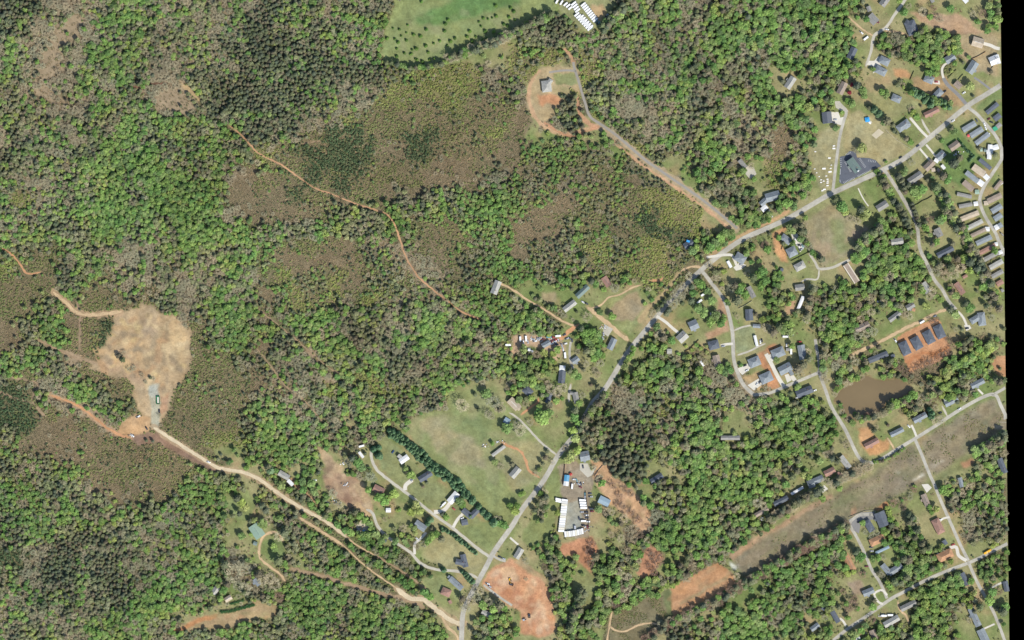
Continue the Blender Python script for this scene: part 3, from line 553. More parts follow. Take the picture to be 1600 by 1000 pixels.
for i, (nm, lb, mt, pts) in enumerate(PADS):
    m = MB(); m.poly([(WX(x), WY(y), ZL[mt] + .02 + i * .0006) for x, y in pts], [tuple(range(len(pts)))])
    o = m.mesh(nm, RM[mt]); o.polygons[0].flip() if o.polygons[0].normal.z < 0 else None; struct(nm, o, lb)
wm = mat('pond_water', lin((130,112,80)) * .74, rough=.2, scale=.03, amp=.08, amp2=.12, scale2=.012, spec=.5)
sp = smooth(POND + POND[:1], 4)[:-1]
sp = [(x + (N(x, y, 6, 3) - .5) * 3, y + (N(x, y, 6, 4) - .5) * 3) for x, y in sp]
m = MB(); m.poly([(WX(x), WY(y), .12) for x, y in sp], [tuple(range(len(sp)))]); o = m.mesh('pond', wm)
if o.polygons[0].normal.z < 0: o.flip_normals()
struct('pond', o, 'muddy brown pond')
# lane lines and parking bay lines
paintm = mat('road_paint', (.62, .62, .60), amp=.2)
m = MB()
def bar(x1, y1, x2, y2, w_, z=.16, H_=None):
    L = math.hypot(x2 - x1, y2 - y1) or 1; nx_, ny_ = -(y2 - y1) / L * w_ / 2, (x2 - x1) / L * w_ / 2
    (H_ or m).poly([(WX(x1 + nx_), WY(y1 + ny_), z), (WX(x1 - nx_), WY(y1 - ny_), z), (WX(x2 - nx_), WY(y2 - ny_), z), (WX(x2 + nx_), WY(y2 + ny_), z)][::1], [(0, 1, 2, 3)])
def bays(xa, ya, xb, yb, n, dx, dy):
    for k in range(n):
        t = k / (n - 1); x = xa + (xb - xa) * t; y = ya + (yb - ya) * t; bar(x, y, x + dx, y + dy, .35)
bays(1319.5, 254, 1328, 269, 10, 2.6, -1.8); bays(1342, 249, 1350.5, 262, 8, 2.6, -1.8)
bays(1318, 284, 1334, 277, 9, 1.6, 3.0); bays(1340, 274, 1360, 265, 12, 1.6, 3.0); bays(1321, 240.5, 1328, 237, 5, 1.6, 2.6)
bays(1358, 249, 1368, 251, 5, -1.0, 3.4); bar(1313, 264, 1312.6, 273, .45); bar(1312.3, 281, 1313, 285, .4); bays(1312.6, 248, 1312.8, 260, 5, 2.6, .3)
struct('car_park_markings', m.mesh('car_park_markings', paintm), 'white parking bay lines')
# ------------------------------------------------------------------ buildings
def shingle(name, c, amp=.16): return mat(name, lin(c) * SC, rough=.9, scale=.9, amp=amp, amp2=.14, scale2=.22, bump=.25)
def metal_sheet(name, c):
    m = mat(name, lin(c) * SC, rough=.5, scale=.5, amp=.06, amp2=.07, scale2=.1, spec=.4)
    t = m.node_tree; L = t.links; wv = t.nodes.new('ShaderNodeTexWave'); wv.inputs['Scale'].default_value = .55; wv.bands_direction = 'X'
    tc = t.nodes.new('ShaderNodeTexCoord'); L.new(tc.outputs['Object'], wv.inputs['Vector']); bp = t.nodes.new('ShaderNodeBump'); bp.inputs['Strength'].default_value = .5; bp.inputs['Distance'].default_value = .15
    L.new(wv.outputs['Fac'], bp.inputs['Height']); L.new(bp.outputs[0], t.nodes['Principled BSDF'].inputs['Normal']); return m
ROOF = {
 'D': (shingle('charcoal_shingle', (106,112,120)), 'charcoal-roofed'), 'S': (shingle('slate_shingle', (148,155,158)), 'slate-roofed'),
 'G': (shingle('grey_shingle', (156,154,147)), 'grey-roofed'), 'L': (shingle('light_grey_shingle', (182,180,170)), 'pale-grey-roofed'),
 'B': (shingle('brown_shingle', (166,150,134)), 'brown-roofed'), 'R': (shingle('red_brown_shingle', (170,134,118)), 'red-brown-roofed'),
 'O': (shingle('tan_orange_shingle', (192,148,112)), 'orange-tan-roofed'), 'T': (shingle('beige_shingle', (200,184,160)), 'beige-roofed'),
 'W': (metal_sheet('white_metal', (238,238,234)), 'white-roofed'), 'E': (metal_sheet('green_grey_metal', (120,138,130)), 'green-grey metal roofed'),
 'P': (metal_sheet('pale_green_metal', (158,182,160)), 'pale green roofed'), 'U': (metal_sheet('blue_grey_metal', (150,172,184)), 'blue-grey metal roofed'),
 'Z': (metal_sheet('sky_blue_metal', (92,160,196)), 'blue-roofed'), 'K': (metal_sheet('dark_metal', (92,98,106)), 'dark metal roofed'),
}
WALLM = [mat('siding_white', (.62,.61,.57), amp=.06), mat('siding_cream', (.55,.49,.38), amp=.06), mat('brick_wall', (.28,.14,.10), amp=.2), mat('siding_grey', (.36,.38,.39), amp=.06), mat('siding_tan', (.45,.37,.27), amp=.06)]
GLASS = mat('window_glass', (.05,.06,.08), rough=.12, amp=.05, spec=.6); TRIM = mat('white_trim', (.72,.72,.70), amp=.04); DOORM = mat('painted_door', (.30,.10,.07), amp=.1)
BRICK = mat('chimney_brick', (.30,.16,.12), amp=.2); DARKM = mat('black_rubber', (.02,.02,.022), amp=.2)
def roof_gable(L, W, z, hgt, ov=.45, th=.18):
    m = MB(); l = L / 2; w_ = W / 2; 
    def slab(sgn):
        e = (w_) * sgn; a = [(-l, 0, z + hgt), (l, 0, z + hgt), (l, e, z - .12), (-l, e, z - .12)]
        b_ = [(x, y, zz - th) for x, y, zz in a]; f = [(0, 1, 2, 3), (7, 6, 5, 4), (0, 4, 5, 1), (1, 5, 6, 2), (2, 6, 7, 3), (3, 7, 4, 0)]
        if sgn > 0: f = [q_ for q_ in f]
        else: f = [q_[::-1] for q_ in f]
        m.poly(a + b_, f)
    slab(1); slab(-1); return m
def roof_hip(L, W, z, hgt):
    m = MB(); l = L / 2; w_ = W / 2; r = max(l - w_, .25 * min(l, w_)); 
    if L < W: r = 0.15
    e = [(-l, -w_), (l, -w_), (l, w_), (-l, w_)]; zb = z - .12
    m.poly([(x, y, zb) for x, y in e] + [(-r, 0, z + hgt), (r, 0, z + hgt)] + [(x, y, zb - .2) for x, y in e],
           [(0, 1, 5, 4), (1, 2, 5), (2, 3, 4, 5), (3, 0, 4), (0, 6, 7, 1), (1, 7, 8, 2), (2, 8, 9, 3), (3, 9, 6, 0), (9, 8, 7, 6)])
    return m
def walls(L, W, z, hgt, gable):
    m = MB(); l = L / 2; w_ = W / 2
    if gable:
        m.poly([(-l, -w_, 0), (l, -w_, 0), (l, w_, 0), (-l, w_, 0), (-l, -w_, z), (l, -w_, z), (l, w_, z), (-l, w_, z), (-l, 0, z + hgt), (l, 0, z + hgt)],
               [(0, 1, 5, 4), (2, 3, 7, 6), (1, 2, 6, 9, 5), (3, 0, 4, 8, 7), (3, 2, 1, 0)])
    else: m.box(0, 0, z / 2, L, W, z)
    return m
winmesh = MB().box(0, 0, 0, 1.3, .06, 1.2).mesh('window', TRIM); panemesh = MB().box(0, -.045, 0, 1.1, .04, 1.0).mesh('pane', GLASS)
doormesh = MB().box(0, 0, 1.05, 1.0, .08, 2.1).mesh('door', DOORM); handlemesh = MB().box(.36, -.07, 1.0, .08, .08, .12).mesh('handle', TRIM)
HOUSEMASK = np.zeros((1000, 1600), bool); HOUSES = []
def mark_house(x1, y1, x2, y2, w_, pad=1.2):
    mm = (abs(PX - (x1 + x2) / 2) < 40) & (abs(PY - (y1 + y2) / 2) < 40); L = math.hypot(x2 - x1, y2 - y1); ux, uy = (x2 - x1) / L, (y2 - y1) / L
    dx = PX[mm] - (x1 + x2) / 2; dy = PY[mm] - (y1 + y2) / 2
    HOUSEMASK[mm] |= (abs(dx * ux + dy * uy) < L / 2 + pad) & (abs(-dx * uy + dy * ux) < w_ / 2 + pad)
def segment(root, org, x1, y1, x2, y2, wpx, roofkey, kind, wall_mat, wallh, pre=''):
    lim = float(edge_x((y1 + y2) / 2)) - wpx * .28
    if x2 > lim and x2 > x1 + 1: t_ = max(.25, (lim - x1) / (x2 - x1)); y2 = y1 + (y2 - y1) * t_; x2 = min(x1 + (x2 - x1) * t_, lim)
    if abs(x2 - x1) < 3 and x1 > lim: x1 = x2 = lim
    L = math.hypot(x2 - x1, y2 - y1) * S; W = wpx * S * (.9 if kind == 'm' else 1); a = imang(x1, y1, x2, y2); cx, cy = WX((x1 + x2) / 2) - org[0], WY((y1 + y2) / 2) - org[1]
    pitch = {'g': .56, 'h': .54, 'm': .16, 's': .22, 'f': .05, 'c': .12}[kind]; 
    if kind == 'h' and L < W: L, W, a = W, L, a + math.pi / 2
    hg = W / 2 * pitch; mark_house(x1, y1, x2, y2, wpx)
    ov = .45 if kind in 'gh' else .15
    # the wall stays under the roof overhang
    if kind == 'c':                     # open carport on posts
        for sx_ in (-1, 1):
            for sy_ in (-1, 1):
                px_, py_ = sx_ * (L / 2 - .3), sy_ * (W / 2 - .3); c_, s_ = math.cos(a), math.sin(a)
                link('post', MB().box(0, 0, wallh / 2, .12, .12, wallh).mesh('post', TRIM), root, (cx + px_ * c_ - py_ * s_, cy + px_ * s_ + py_ * c_, 0), a)
    else:
        link(pre + 'wall', walls(L - 2 * ov, W - 2 * ov, wallh - ov * pitch, hg * (1 - 2 * ov / W), kind in 'gms').mesh(pre + 'wall', wall_mat), root, (cx, cy, 0), a)
    rm = roof_hip(L, W, wallh, hg) if kind == 'h' else roof_gable(L, W, wallh, hg)
    ro = link(pre + 'roof', rm.mesh(pre + 'roof', ROOF[roofkey][0]), root, (cx, cy, 0), a)
    return ro, L, W, a, cx, cy, ov, hg
def house(e, i):
    (x1, y1, x2, y2, wpx, rk, kind, where), wings = e[:8], e[8:]
    L0 = math.hypot(x2 - x1, y2 - y1) * S
    ox, oy = WX((x1 + x2) / 2), WY((y1 + y2) / 2)
    nm, cat, noun = {'g': ('house', 'house', 'house'), 'h': ('house', 'house', 'hip-roof house'), 'm': ('mobile_home', 'mobile home', 'mobile home'), 's': ('shed', 'shed', 'shed'), 'f': ('outbuilding', 'outbuilding', 'flat-roof building'), 'c': ('carport', 'carport', 'carport')}[kind]
    if kind == 's' and L0 > 9: nm, cat, noun = 'barn', 'barn', 'metal building'
    if 'church' in where: nm, cat, noun = 'church', 'church', 'church'
    root = link(nm, None, None, (ox, oy, 0)); root.empty_display_size = 2
    lab = ROOF[rk][1] + ' ' + noun + ' ' + where; tag(root, lab, cat, 'houses and sheds' if kind != 'm' else 'mobile homes')
    HOUSES.append(((x1 + x2) / 2, (y1 + y2) / 2, ROOF[rk][1] + ' ' + noun + ' ' + where, kind))
    wh = {'g': 3.6, 'h': 3.7, 'm': 3.4, 's': 3.0, 'f': 3.6, 'c': 2.8}[kind]
    if L0 > 14 and kind in 'gh': wh = 4.1
    if nm == 'church': wh = 4.6
    if nm == 'barn': wh = 4.6
    wmi = WALLM[(i * 7 + 3) % 5]
    ro, L, W, a, cx, cy, ov, hg = segment(root, (ox, oy), x1, y1, x2, y2, wpx, rk, kind, wmi, wh)
    if kind in 'ghm' or nm in ('barn',):
        d = link('door', doormesh, root, (cx, cy, 0), a); c_, s_ = math.cos(a), math.sin(a)
        px_, py_ = L * .08, -(W / 2 - ov) - .03; d.location = (cx + px_ * c_ - py_ * s_, cy + px_ * s_ + py_ * c_, 0); link('handle', handlemesh, d)
        for px_, sd_ in ((-.3, -1), (.3, -1), (-.28, 1), (.0, 1), (.28, 1)):
            if L < 7 and px_ == 0: continue
            py_ = sd_ * ((W / 2 - ov) + .02); wx_ = L * px_
            wo = link('window', winmesh, root, (cx + wx_ * c_ - py_ * s_, cy + wx_ * s_ + py_ * c_, 1.55), a if sd_ < 0 else a + math.pi); link('pane', panemesh, wo)
    if kind in 'gh' and W > 6:
        if i % 3 == 0: link('chimney', MB().box(0, 0, 0, .8, .6, 1.6).mesh('chimney', BRICK), ro, (L * .22, W * .12, wh + hg * .76 + .5))
        link('ridge_vent' if kind == 'g' else 'roof_vent', MB().box(0, 0, 0, (L * .6 if kind == 'g' else .5), .3, .1).mesh('vent', TRIM if rk in 'WT' else ROOF['D'][0]), ro, (0, 0, wh + hg + .03))
        for k in range(2): link('vent_pipe', MB().cyl(0, 0, 0, .5, .09).mesh('vent_pipe', TRIM), ro, (L * (.1 + .13 * k), W * .22, wh + hg * .5))
    if kind == 'g' and W > 7 and not wings and i % 2:   # a small front porch
        px_, py_ = -L * .1, -(W / 2) - .9; c_, s_ = math.cos(a), math.sin(a)
        p = link('porch_roof', MB().box(0, 0, 2.55, 3.2, 2.2, .14).mesh('porch_roof', ROOF[rk][0] if i % 4 else ROOF['W'][0]), root, (cx + px_ * c_ - py_ * s_, cy + px_ * s_ + py_ * c_, 0), a)
        for k in (-1, 1): link('porch_post', MB().box(0, 0, 1.24, .12, .12, 2.48).mesh('porch_post', TRIM), p, (k * 1.45, -.95, 0))
        link('porch_floor', MB().box(0, 0, .15, 3.2, 2.2, .3).mesh('porch_floor', RM['white']), root, (cx + px_ * c_ - py_ * s_, cy + px_ * s_ + py_ * c_, 0), a)
    for (wx1, wy1, wx2, wy2, ww, wr, wk) in wings:
        segment(root, (ox, oy), wx1, wy1, wx2, wy2, ww, wr, wk, wmi, wh - (.35 if wk != 'c' else .5), 'wing_')
    if nm == 'church':
        st = link('steeple', MB().box(0, 0, 4.2, 2.2, 2.2, 8.4).mesh('steeple', TRIM), root, (WX(1340) - ox, WY(267) - oy, 0), a)
        link('spire', MB().cyl(0, 0, 8.4, 12.5, 1.4, .05, 4).mesh('spire', TRIM), st)
    return root
H_ = [
# x1,y1,x2,y2,width,roof,kind,where, wings...
(1386,-3,1377,9,11,'G','g','cut by the top edge near the gravel lane'),
(1356,10,1359,18,7,'G','g','beside dark trees at the upper right lane'),
(1358,24,1369,36,13,'G','g','with a maroon car beside it'),
(1420,33,1428,54,17,'D','h','large and irregular north of the rectangular wood',(1414,34,1424,40,9,'D','h')),
(1335,75,1327,92,11,'D','g','in the woods west of the gravel lane'),
(1374,92,1389,99,12,'S','h','northern of the white concrete pair'),
(1368,107,1384,115,12,'S','h','southern of the white concrete pair'),
(1240,121,1229,138,11,'L','g','alone in the woods left of the cemetery drive'),
(1519,64,1536,69,15,'T','g','at the top right with a pale driveway'),
(1546,97,1560,91,14,'W','g','near the right edge with a dark skylight',(1556,86,1560,100,8,'W','g')),
(1477,96,1491,87,12,'S','g','at the head of the curved concrete drive'),
(1513,114,1524,97,13,'S','g','between the court and the white house'),
(1444,121,1458,127,12,'S','h','with a red car on its concrete apron'),
(1459,153,1471,141,11,'S','h','west of the asphalt court'),
(1492,129,1501,137,10,'B','g','east of the asphalt court'),
(1393,151,1407,157,11,'S','h','alone in the lawn south of the bare soil patch'),
(1291,175,1293,193,15,'K','s','with the white concrete forecourt'),
(1320,129,1311,147,11,'B','g','above the pale shared yard'),
(1402,203,1420,190,12,'S','h','with the long cream drive to the main road',(1412,190,1419,200,10,'S','h')),
(1444,181,1466,170,9,'R','g','long and low along the main road'),
(1484,233,1498,223,11,'B','g','north of the green lawn by the hedge'),
(1464,248,1475,238,11,'S','g','with a white porch south of the main road',(1460,249,1466,253,6,'W','c')),
(1541,177,1559,162,8,'D','m','at the top of the park by the main road'),
(1553,187,1571,173,10,'D','m','second down at the park right edge'),
(1557,199,1569,189,8,'G','m','above the green tarp at the right edge'),
(1504,204,1524,192,10,'S','m','first in the row of three below the main road'),
(1516,213,1535,201,10,'S','m','middle of the row of three below the main road'),
(1524,225,1545,209,9,'S','m','last of the row of three below the main road'),
(1547,226,1545,249,8,'W','m','white and cross-shaped by the park street',(1541,238,1551,237,8,'W','m')),
(1550,232,1560,229,8,'W','c','beside the cross-shaped mobile home'),
(1531,234,1535,234,6,'P','s','pale pair west of the cross-shaped home'),
(1537,235,1541,235,5,'E','s','smaller of the pair west of the cross-shaped home'),
(1530,249,1548,264,7,'D','m','long and narrow north of the beige home'),
(1520,260,1538,273,12,'T','m','broad and beige in the park'),
(1538,274,1544,280,8,'W','c','at the foot of the beige home'),
(1509,269,1528,284,9,'S','m','diagonal between the beige and the brown home'),
(1528,283,1536,289,9,'W','c','large and white at the diagonal grey home'),
(1505,284,1520,297,10,'B','m','west of the street bend in the park'),
(1523,300,1530,300,7,'P','c','pale green at the street bend'),
(1495,303,1518,308,6.5,'G','m','slim with the plank deck in the park'),
(1498,323,1519,319,7,'G','m','beside the white square carport'),
(1521,319,1528,318,7,'W','c','square and white west of the park street'),
(1501,343,1529,332,9,'T','m','long and pinkish left of the park street'),
(1511,357,1535,345,8,'L','m','greenish grey below the pinkish home'),
(1517,369,1540,358,7,'B','m','brown ridge below the greenish home'),
(1539,358,1546,358,7,'W','c','white at the brown ridged mobile home'),
(1525,381,1549,370,9,'S','m','slate grey above the rust coloured home'),
(1530,396,1555,383,8,'R','m','rust coloured left of the park street'),
(1554,382,1559,381,6,'W','c','white at the end of the rust coloured home'),
(1536,407,1560,394,8,'G','m','below the rust coloured home'),
(1559,396,1566,393,6,'W','c','white near the right edge by the grey home'),
(1546,419,1569,406,9,'L','m','seventh from the foot of the park row'),
(1549,433,1571,421,8,'G','m','third from the foot of the park row'),
(1557,445,1572,436,9,'R','m','orange-brown at the foot of the park'),
(1564,455,1572,450,6,'G','m','small and last at the foot of the park'),
(1554,296,1568,279,7,'B','m','with white patio east of the park street',(1562,288,1568,283,5,'W','m')),
(1543,315,1568,303,10,'B','m','double width east of the street bend'),
(1537,318,1544,317,7,'T','c','white beside the double width home'),
(1549,331,1570,318,10,'S','m','upper dark one east of the park street'),
(1553,343,1572,331,10,'S','m','lower dark one east of the park street'),
(1560,354,1572,346,9,'S','m','dark and cut by the right edge'),
(1554,357,1561,353,8,'W','c','bright white east of the park street'),
(1565,367,1572,362,6,'G','m','tiny at the right edge below the bright carport'),
(1445,265,1458,252,11,'B','g','with beige patio beside garden sheds',(1455,266,1461,265,6,'T','c')),
(1470,249,1468,250,5,'L','s','small and pale behind the garden sheds'),
(1464,264,1468,268,5,'B','s','brown, south of the white garden shed'),
(1471,258,1476,264,5,'W','s','white and diagonal among garden sheds'),
(1419,285,1440,271,11,'G','g','long, under trees by the side street'),
(1370,327,1386,317,11,'G','g','at the end of the stepped pale path'),
(1463,357,1469,370,11,'G','g','dark, in the lawn east of the side street'),
(1464,400,1489,387,9,'D','g','with a tapered roof beside the pines'),
(1441,442,1451,457,11,'L','g','west of the side street under oaks'),
(1493,442,1505,459,9,'R','g','brick-red long one in the open lawn'),
(1504,434,1511,430,5,'R','s','small and rusty above the brick-red house'),
(1516,503,1531,494,10,'S','h','large with white curved drive',(1532,488,1535,509,12,'S','h')),
(1416,482,1428,475,9,'G','g','north of the dirt street by the orange canopy'),
(1425,483,1430,485,5,'O','s','orange, small, by the dirt street house'),
(1389,501,1406,488,8,'G','g','narrow, north of the dirt street'),
(1336,516,1358,506,11,'B','g','brown, in the trees north of the pond'),
(1409,534,1418,554,14,'D','h','leftmost on the orange building lot'),
(1427,527,1437,545,14,'D','h','second from left on the orange building lot'),
(1446,517,1456,536,14,'D','h','third from left on the orange building lot'),
(1463,508,1472,528,14,'D','h','rightmost on the orange building lot'),
(1357,564,1387,552,10,'K','m','long and dark north of the pond'),
(1392,557,1398,555,5,'D','s','small, west of the orange building lot'),
(1517,604,1537,594,9,'S','g','nearest the right edge on the pond street'),
(1476,632,1496,622,10,'S','g','with a white dormer on the pond street',(1475,626,1479,624,5,'W','s')),
(1427,658,1447,647,9,'S','g','beside the tall dark cypress on the pond street'),
(1391,680,1411,670,8,'S','g','south east of the pond'),
(1351,698,1372,687,9,'R','g','on the ring of orange soil'),
(1313,713,1327,731,9,'L','g','by the bend south of the pond'),
(1288,741,1304,733,10,'R','g','brown-red one north of the corridor'),
(1262,758,1272,754,13,'S','g','l-shaped north of the corridor',(1270,753,1286,746,10,'S','g')),
(1236,772,1255,761,5,'W','m','narrow and white north of the corridor'),
(1209,788,1231,777,8,'D','g','second from the left of the corridor row'),
(1179,806,1200,794,7,'B','g','leftmost of the corridor row'),
(1308,739,1316,743,5,'R','s','small brown-red by the corridor road'),
(1373,800,1382,822,17,'D','g','large black-looking on the cul-de-sac'),
(1353,813,1363,830,11,'D','h','smaller black-looking on the cul-de-sac'),
(1359,849,1381,839,12,'O','h','below the cul-de-sac'),
(1368,864,1389,854,5,'U','m','slim and pale blue below the orange-tan roof'),
(1320,865,1334,891,9,'O','g','west of the cul-de-sac street'),
(1378,882,1390,896,9,'S','g','v-shaped in the round clearing',(1388,896,1409,883,10,'S','g')),
(1348,928,1365,921,10,'S','g','north of the east west street'),
(1460,811,1471,833,13,'R','h','in the long lawn beside the dense block'),
(1442,772,1450,791,9,'B','g','in the upper part of the long lawn'),
(1474,844,1478,851,7,'D','s','dark beside the orange bungalow'),
(1465,873,1488,862,14,'O','h','with red car, large by the street junction',(1475,860,1482,872,10,'O','h')),
(1502,895,1511,914,9,'D','g','south of the street junction'),
(1570,908,1573,924,8,'D','g','cut by the right edge'),
(1499,746,1503,761,7,'S','g','dark, small, left of the right edge lane'),
(1561,716,1570,739,9,'D','g','by the right edge south of the corridor'),
(1407,952,1431,940,9,'G','g','south of the east west street among trees'),
(1381,977,1404,964,10,'L','g','with a white caravan behind it'),
(1362,984,1368,1000,10,'B','g','at the bottom edge'),
(1300,955,1310,972,8,'D','g','narrow with white concrete drive'),
(1267,984,1279,975,8,'S','g','half hidden in the lower right wood'),
(1516,950,1529,978,10,'S','g','long, with grey hard standing, lower right'),
(1531,983,1541,1004,13,'S','g','at the bottom edge, lower right'),
(1284,949,1289,952,6,'D','s','dark, in the wood left of the narrow house'),
(1336,1000,1344,997,6,'W','s','white at the bottom edge'),
(1069,386,1083,378,11,'D','g','with a blue tarp on the roof'),
(1149,399,1164,408,14,'S','h','beside the arched white canopy'),
(1169,448,1178,465,8,'G','g','under the trees east of the curved street'),
(1170,483,1171,501,12,'D','g','east side of the curved street top'),
(1077,511,1090,505,15,'S','g','near the white sweeping drive'),
(1060,532,1072,521,14,'L','g','two-toned at the end of the white drive'),
(1042,549,1050,549,8,'L','s','on the edge of the roadside wood'),
(1107,541,1123,537,14,'D','h','west of the curved street'),
(1118,555,1122,573,11,'B','g','brown-grey, west of the curved street'),
(1179,524,1183,541,5,'W','m','white one on the square green lawn'),
(1176,509,1188,510,6,'S','g','small, north of the square green lawn'),
(1170,569,1187,562,15,'S','h','left of the four slate duplexes'),
(1188,594,1206,586,16,'S','h','lowest of the four slate duplexes'),
(1206,555,1225,547,15,'S','h','topmost of the four slate duplexes'),
(1217,581,1236,571,14,'S','g','right of the four slate duplexes',(1233,577,1238,586,6,'S','g')),
(1251,539,1255,562,12,'S','g','with a red pickup at its north end'),
(1228,546,1234,546,5,'G','s','grey between the duplexes and the pickup house'),
(1244,617,1269,607,12,'D','g','in tree shade south of the duplex street'),
(1221,369,1235,379,11,'S','h','upper of the two beside the cluttered yard'),
(1230,397,1244,390,15,'S','h','lower of the two beside the cluttered yard'),
(1242,420,1257,412,12,'L','h','with a small beige porch near the orange soil'),
(1242,450,1257,448,10,'G','g','taupe, west of the dark tree row'),
(1255,463,1247,483,6,'W','m','white on bare tan soil'),
(1321,413,1339,441,10,'B','f','long, grey-brown below the tan field'),
(1219,421,1224,422,5,'D','s','tiny west of the beige porch house'),
(1392,379,1411,376,10,'L','g','in dense trees off the side street'),
(1155,250,1165,262,7,'G','g','by the gravel patch in the woods'),
(1196,310,1218,304,14,'S','g','broad, north of the main road'),
(1188,320,1198,311,9,'S','g','small neighbour with white deck',(1190,329,1198,322,8,'W','c')),
(901,464,919,447,9,'E','g','long one by the tan pasture track'),
(881,485,899,471,9,'L','g','long one nearest the wood lane',(894,470,900,476,5,'W','c')),
(943,433,952,447,10,'R','g','faded red in the scrub'),
(779,439,771,459,11,'L','g','alone in the wood at the end of the lane'),
(960,529,952,546,10,'S','g','by the main road and the tan drive'),
(847,541,860,534,8,'S','g','in the middle of the junk yard'),
(879,579,877,599,11,'D','g','with a white metal front roof',(874,576,883,577,11,'W','s')),
(894,566,904,559,9,'S','g','in shade east of the curved drive'),
(819,606,830,616,12,'D','h','small square west of the pasture track'),
(860,614,855,630,8,'D','g','narrow above the pasture'),
(898,613,902,630,9,'G','g','with two wings by the main road',(890,614,902,615,5,'G','g')),
(796,624,810,638,12,'T','g','at the head of the orange track',(806,634,813,639,8,'T','g')),
(788,655,796,660,9,'U','s','pale blue beside big shade tree'),
(769,712,789,697,6,'L','m','long and narrow in the pasture'),
(799,745,811,731,11,'L','g','brownish by the orange track bend'),
(906,714,921,711,15,'S','g','beside the truck storage yard'),
(886,742,885,752,8,'Z','s','bright blue in the truck yard'),
(885,752,884,759,8,'W','s','white joined below the blue roof'),
(936,779,952,787,12,'U','s','ribbed roof east of the truck yard'),
(1017,753,1035,742,9,'D','g','at the edge of the orange soil'),
(625,722,638,713,9,'W','s','bright white in the long lawn',(622,711,628,716,6,'L','s')),
(655,750,674,738,10,'D','g','long one by the cypress row'),
(702,785,715,770,11,'W','s','biggest white one by the cypress row'),
(584,761,600,769,11,'R','g','in the trees below the gravel lane'),
(723,796,737,808,9,'D','g','v-shaped between the two lanes',(735,808,748,795,9,'D','g')),
(721,817,731,815,9,'D','s','detached garage of the v-shaped house'),
(649,816,665,827,11,'S','g','with a tan patio and concrete drive'),
(712,877,728,880,9,'D','g','l-shaped in the tan lawn',(723,866,728,886,9,'D','g')),
(815,857,806,872,10,'L','g','ribbed, above the construction site'),
(603,797,611,797,7,'W','s','small and white west of the lane'),
(703,903,722,920,9,'S','g','long stepped one by the main road',(700,900,708,906,5,'S','g')),
(690,922,704,928,12,'R','h','brown-red in the lower lawn'),
(702,938,705,943,5,'R','s','tiny red and white in the lower lawn'),
(753,955,767,962,8,'L','g','in the wood by the lower main road'),
(395,820,408,839,17,'P','g','by the round drive at lower left'),
(396,848,402,850,6,'E','s','small behind the pale green house'),
(333,928,341,916,9,'L','g','under bare trees near the long tan field'),
(352,938,362,932,8,'T','g','white corner near the long tan field'),
(436,738,452,747,9,'L','g','silver, in a clearing by the gravel road',(450,750,458,758,6,'W','s')),
(1126,684,1156,684,7,'G','g','hidden in green wood east of the pine block'),
(561,706,568,715,5,'W','m','small and white at the head of the lane'),
(398,904,406,914,9,'S','g','mostly hidden under a spreading bare tree'),
(1454,-4,1458,4,6,'G','s','at the top edge') ,
(1504,-4,1511,4,7,'W','s','pale blue-white at the top edge'),
(595,842,604,846,5,'D','s','dark beside the cluttered yard'),
(1327,249,1341,268,13,'E','g','standing in the church car park'),
(853,126,855,144,15,'L','h','on the hilltop pad',(856,126,862,130,9,'L','h')),
]
for i, e in enumerate(H_): house(e, i)
# ------------------------------------------------------------------ vehicles
def paint(name, c, rough=.35): return mat(name, lin(c) * .9, rough=rough, amp=.03, spec=.5)
CP = {'white': paint('paint_white', (236,236,232)), 'offwhite': paint('paint_off_white', (214,212,204)), 'cream': paint('paint_cream', (226,220,200)), 'black': paint('paint_black', (30,32,36)), 'silver': paint('paint_silver', (170,174,178)), 'red': paint('paint_red', (168,60,52)), 'maroon': paint('paint_maroon', (110,30,40)),
      'blue': paint('paint_blue', (40,70,120)), 'dark': paint('paint_dark_grey', (64,68,76)), 'tan': paint('paint_tan', (190,172,140)), 'teal': paint('paint_teal', (104,148,150)), 'yellow': paint('paint_yellow', (232,176,40)), 'green': paint('paint_green', (40,130,80)), 'orange': paint('paint_orange', (214,120,50))}
def prism(m, prof, w_):      # side profile (x, z) extruded across y
    n = len(prof); m.poly([(x, -w_ / 2, z) for x, z in prof] + [(x, w_ / 2, z) for x, z in prof], [tuple(range(n))] + [tuple(range(2 * n - 1, n - 1, -1))] + [(i, n + i, n + (i + 1) % n, (i + 1) % n) for i in range(n)]); return m
wheel_me = MB().cyl(0, 0, -.12, .12, .34, n=12, axis='y').mesh('wheel', DARKM); rim_me = MB().cyl(0, 0, -.13, .13, .19, n=8, axis='y').mesh('rim', CP['silver'])
carbody = prism(MB(), [(-2.25,.35),(2.25,.35),(2.3,.7),(2.0,.88),(1.0,.98),(-1.9,1.0),(-2.25,.9)], 1.8); carcab = prism(MB(), [(1.0,.97),(.35,1.45),(-1.1,1.47),(-1.85,.99)], 1.55); carroof = MB().box(-.38, 0, 1.49, 1.45, 1.45, .05)
lampme = MB().box(0, 0, 0, .06, .3, .14).mesh('headlight', TRIM)
def wheels(root, xs_, y, r=1.0):
    for x in xs_:
        for s_ in (-1, 1):
            wo = link('wheel', wheel_me, root, (x, s_ * y, .34 * r), sc=(r, r, r)); link('rim', rim_me, wo)
PROTO = {}
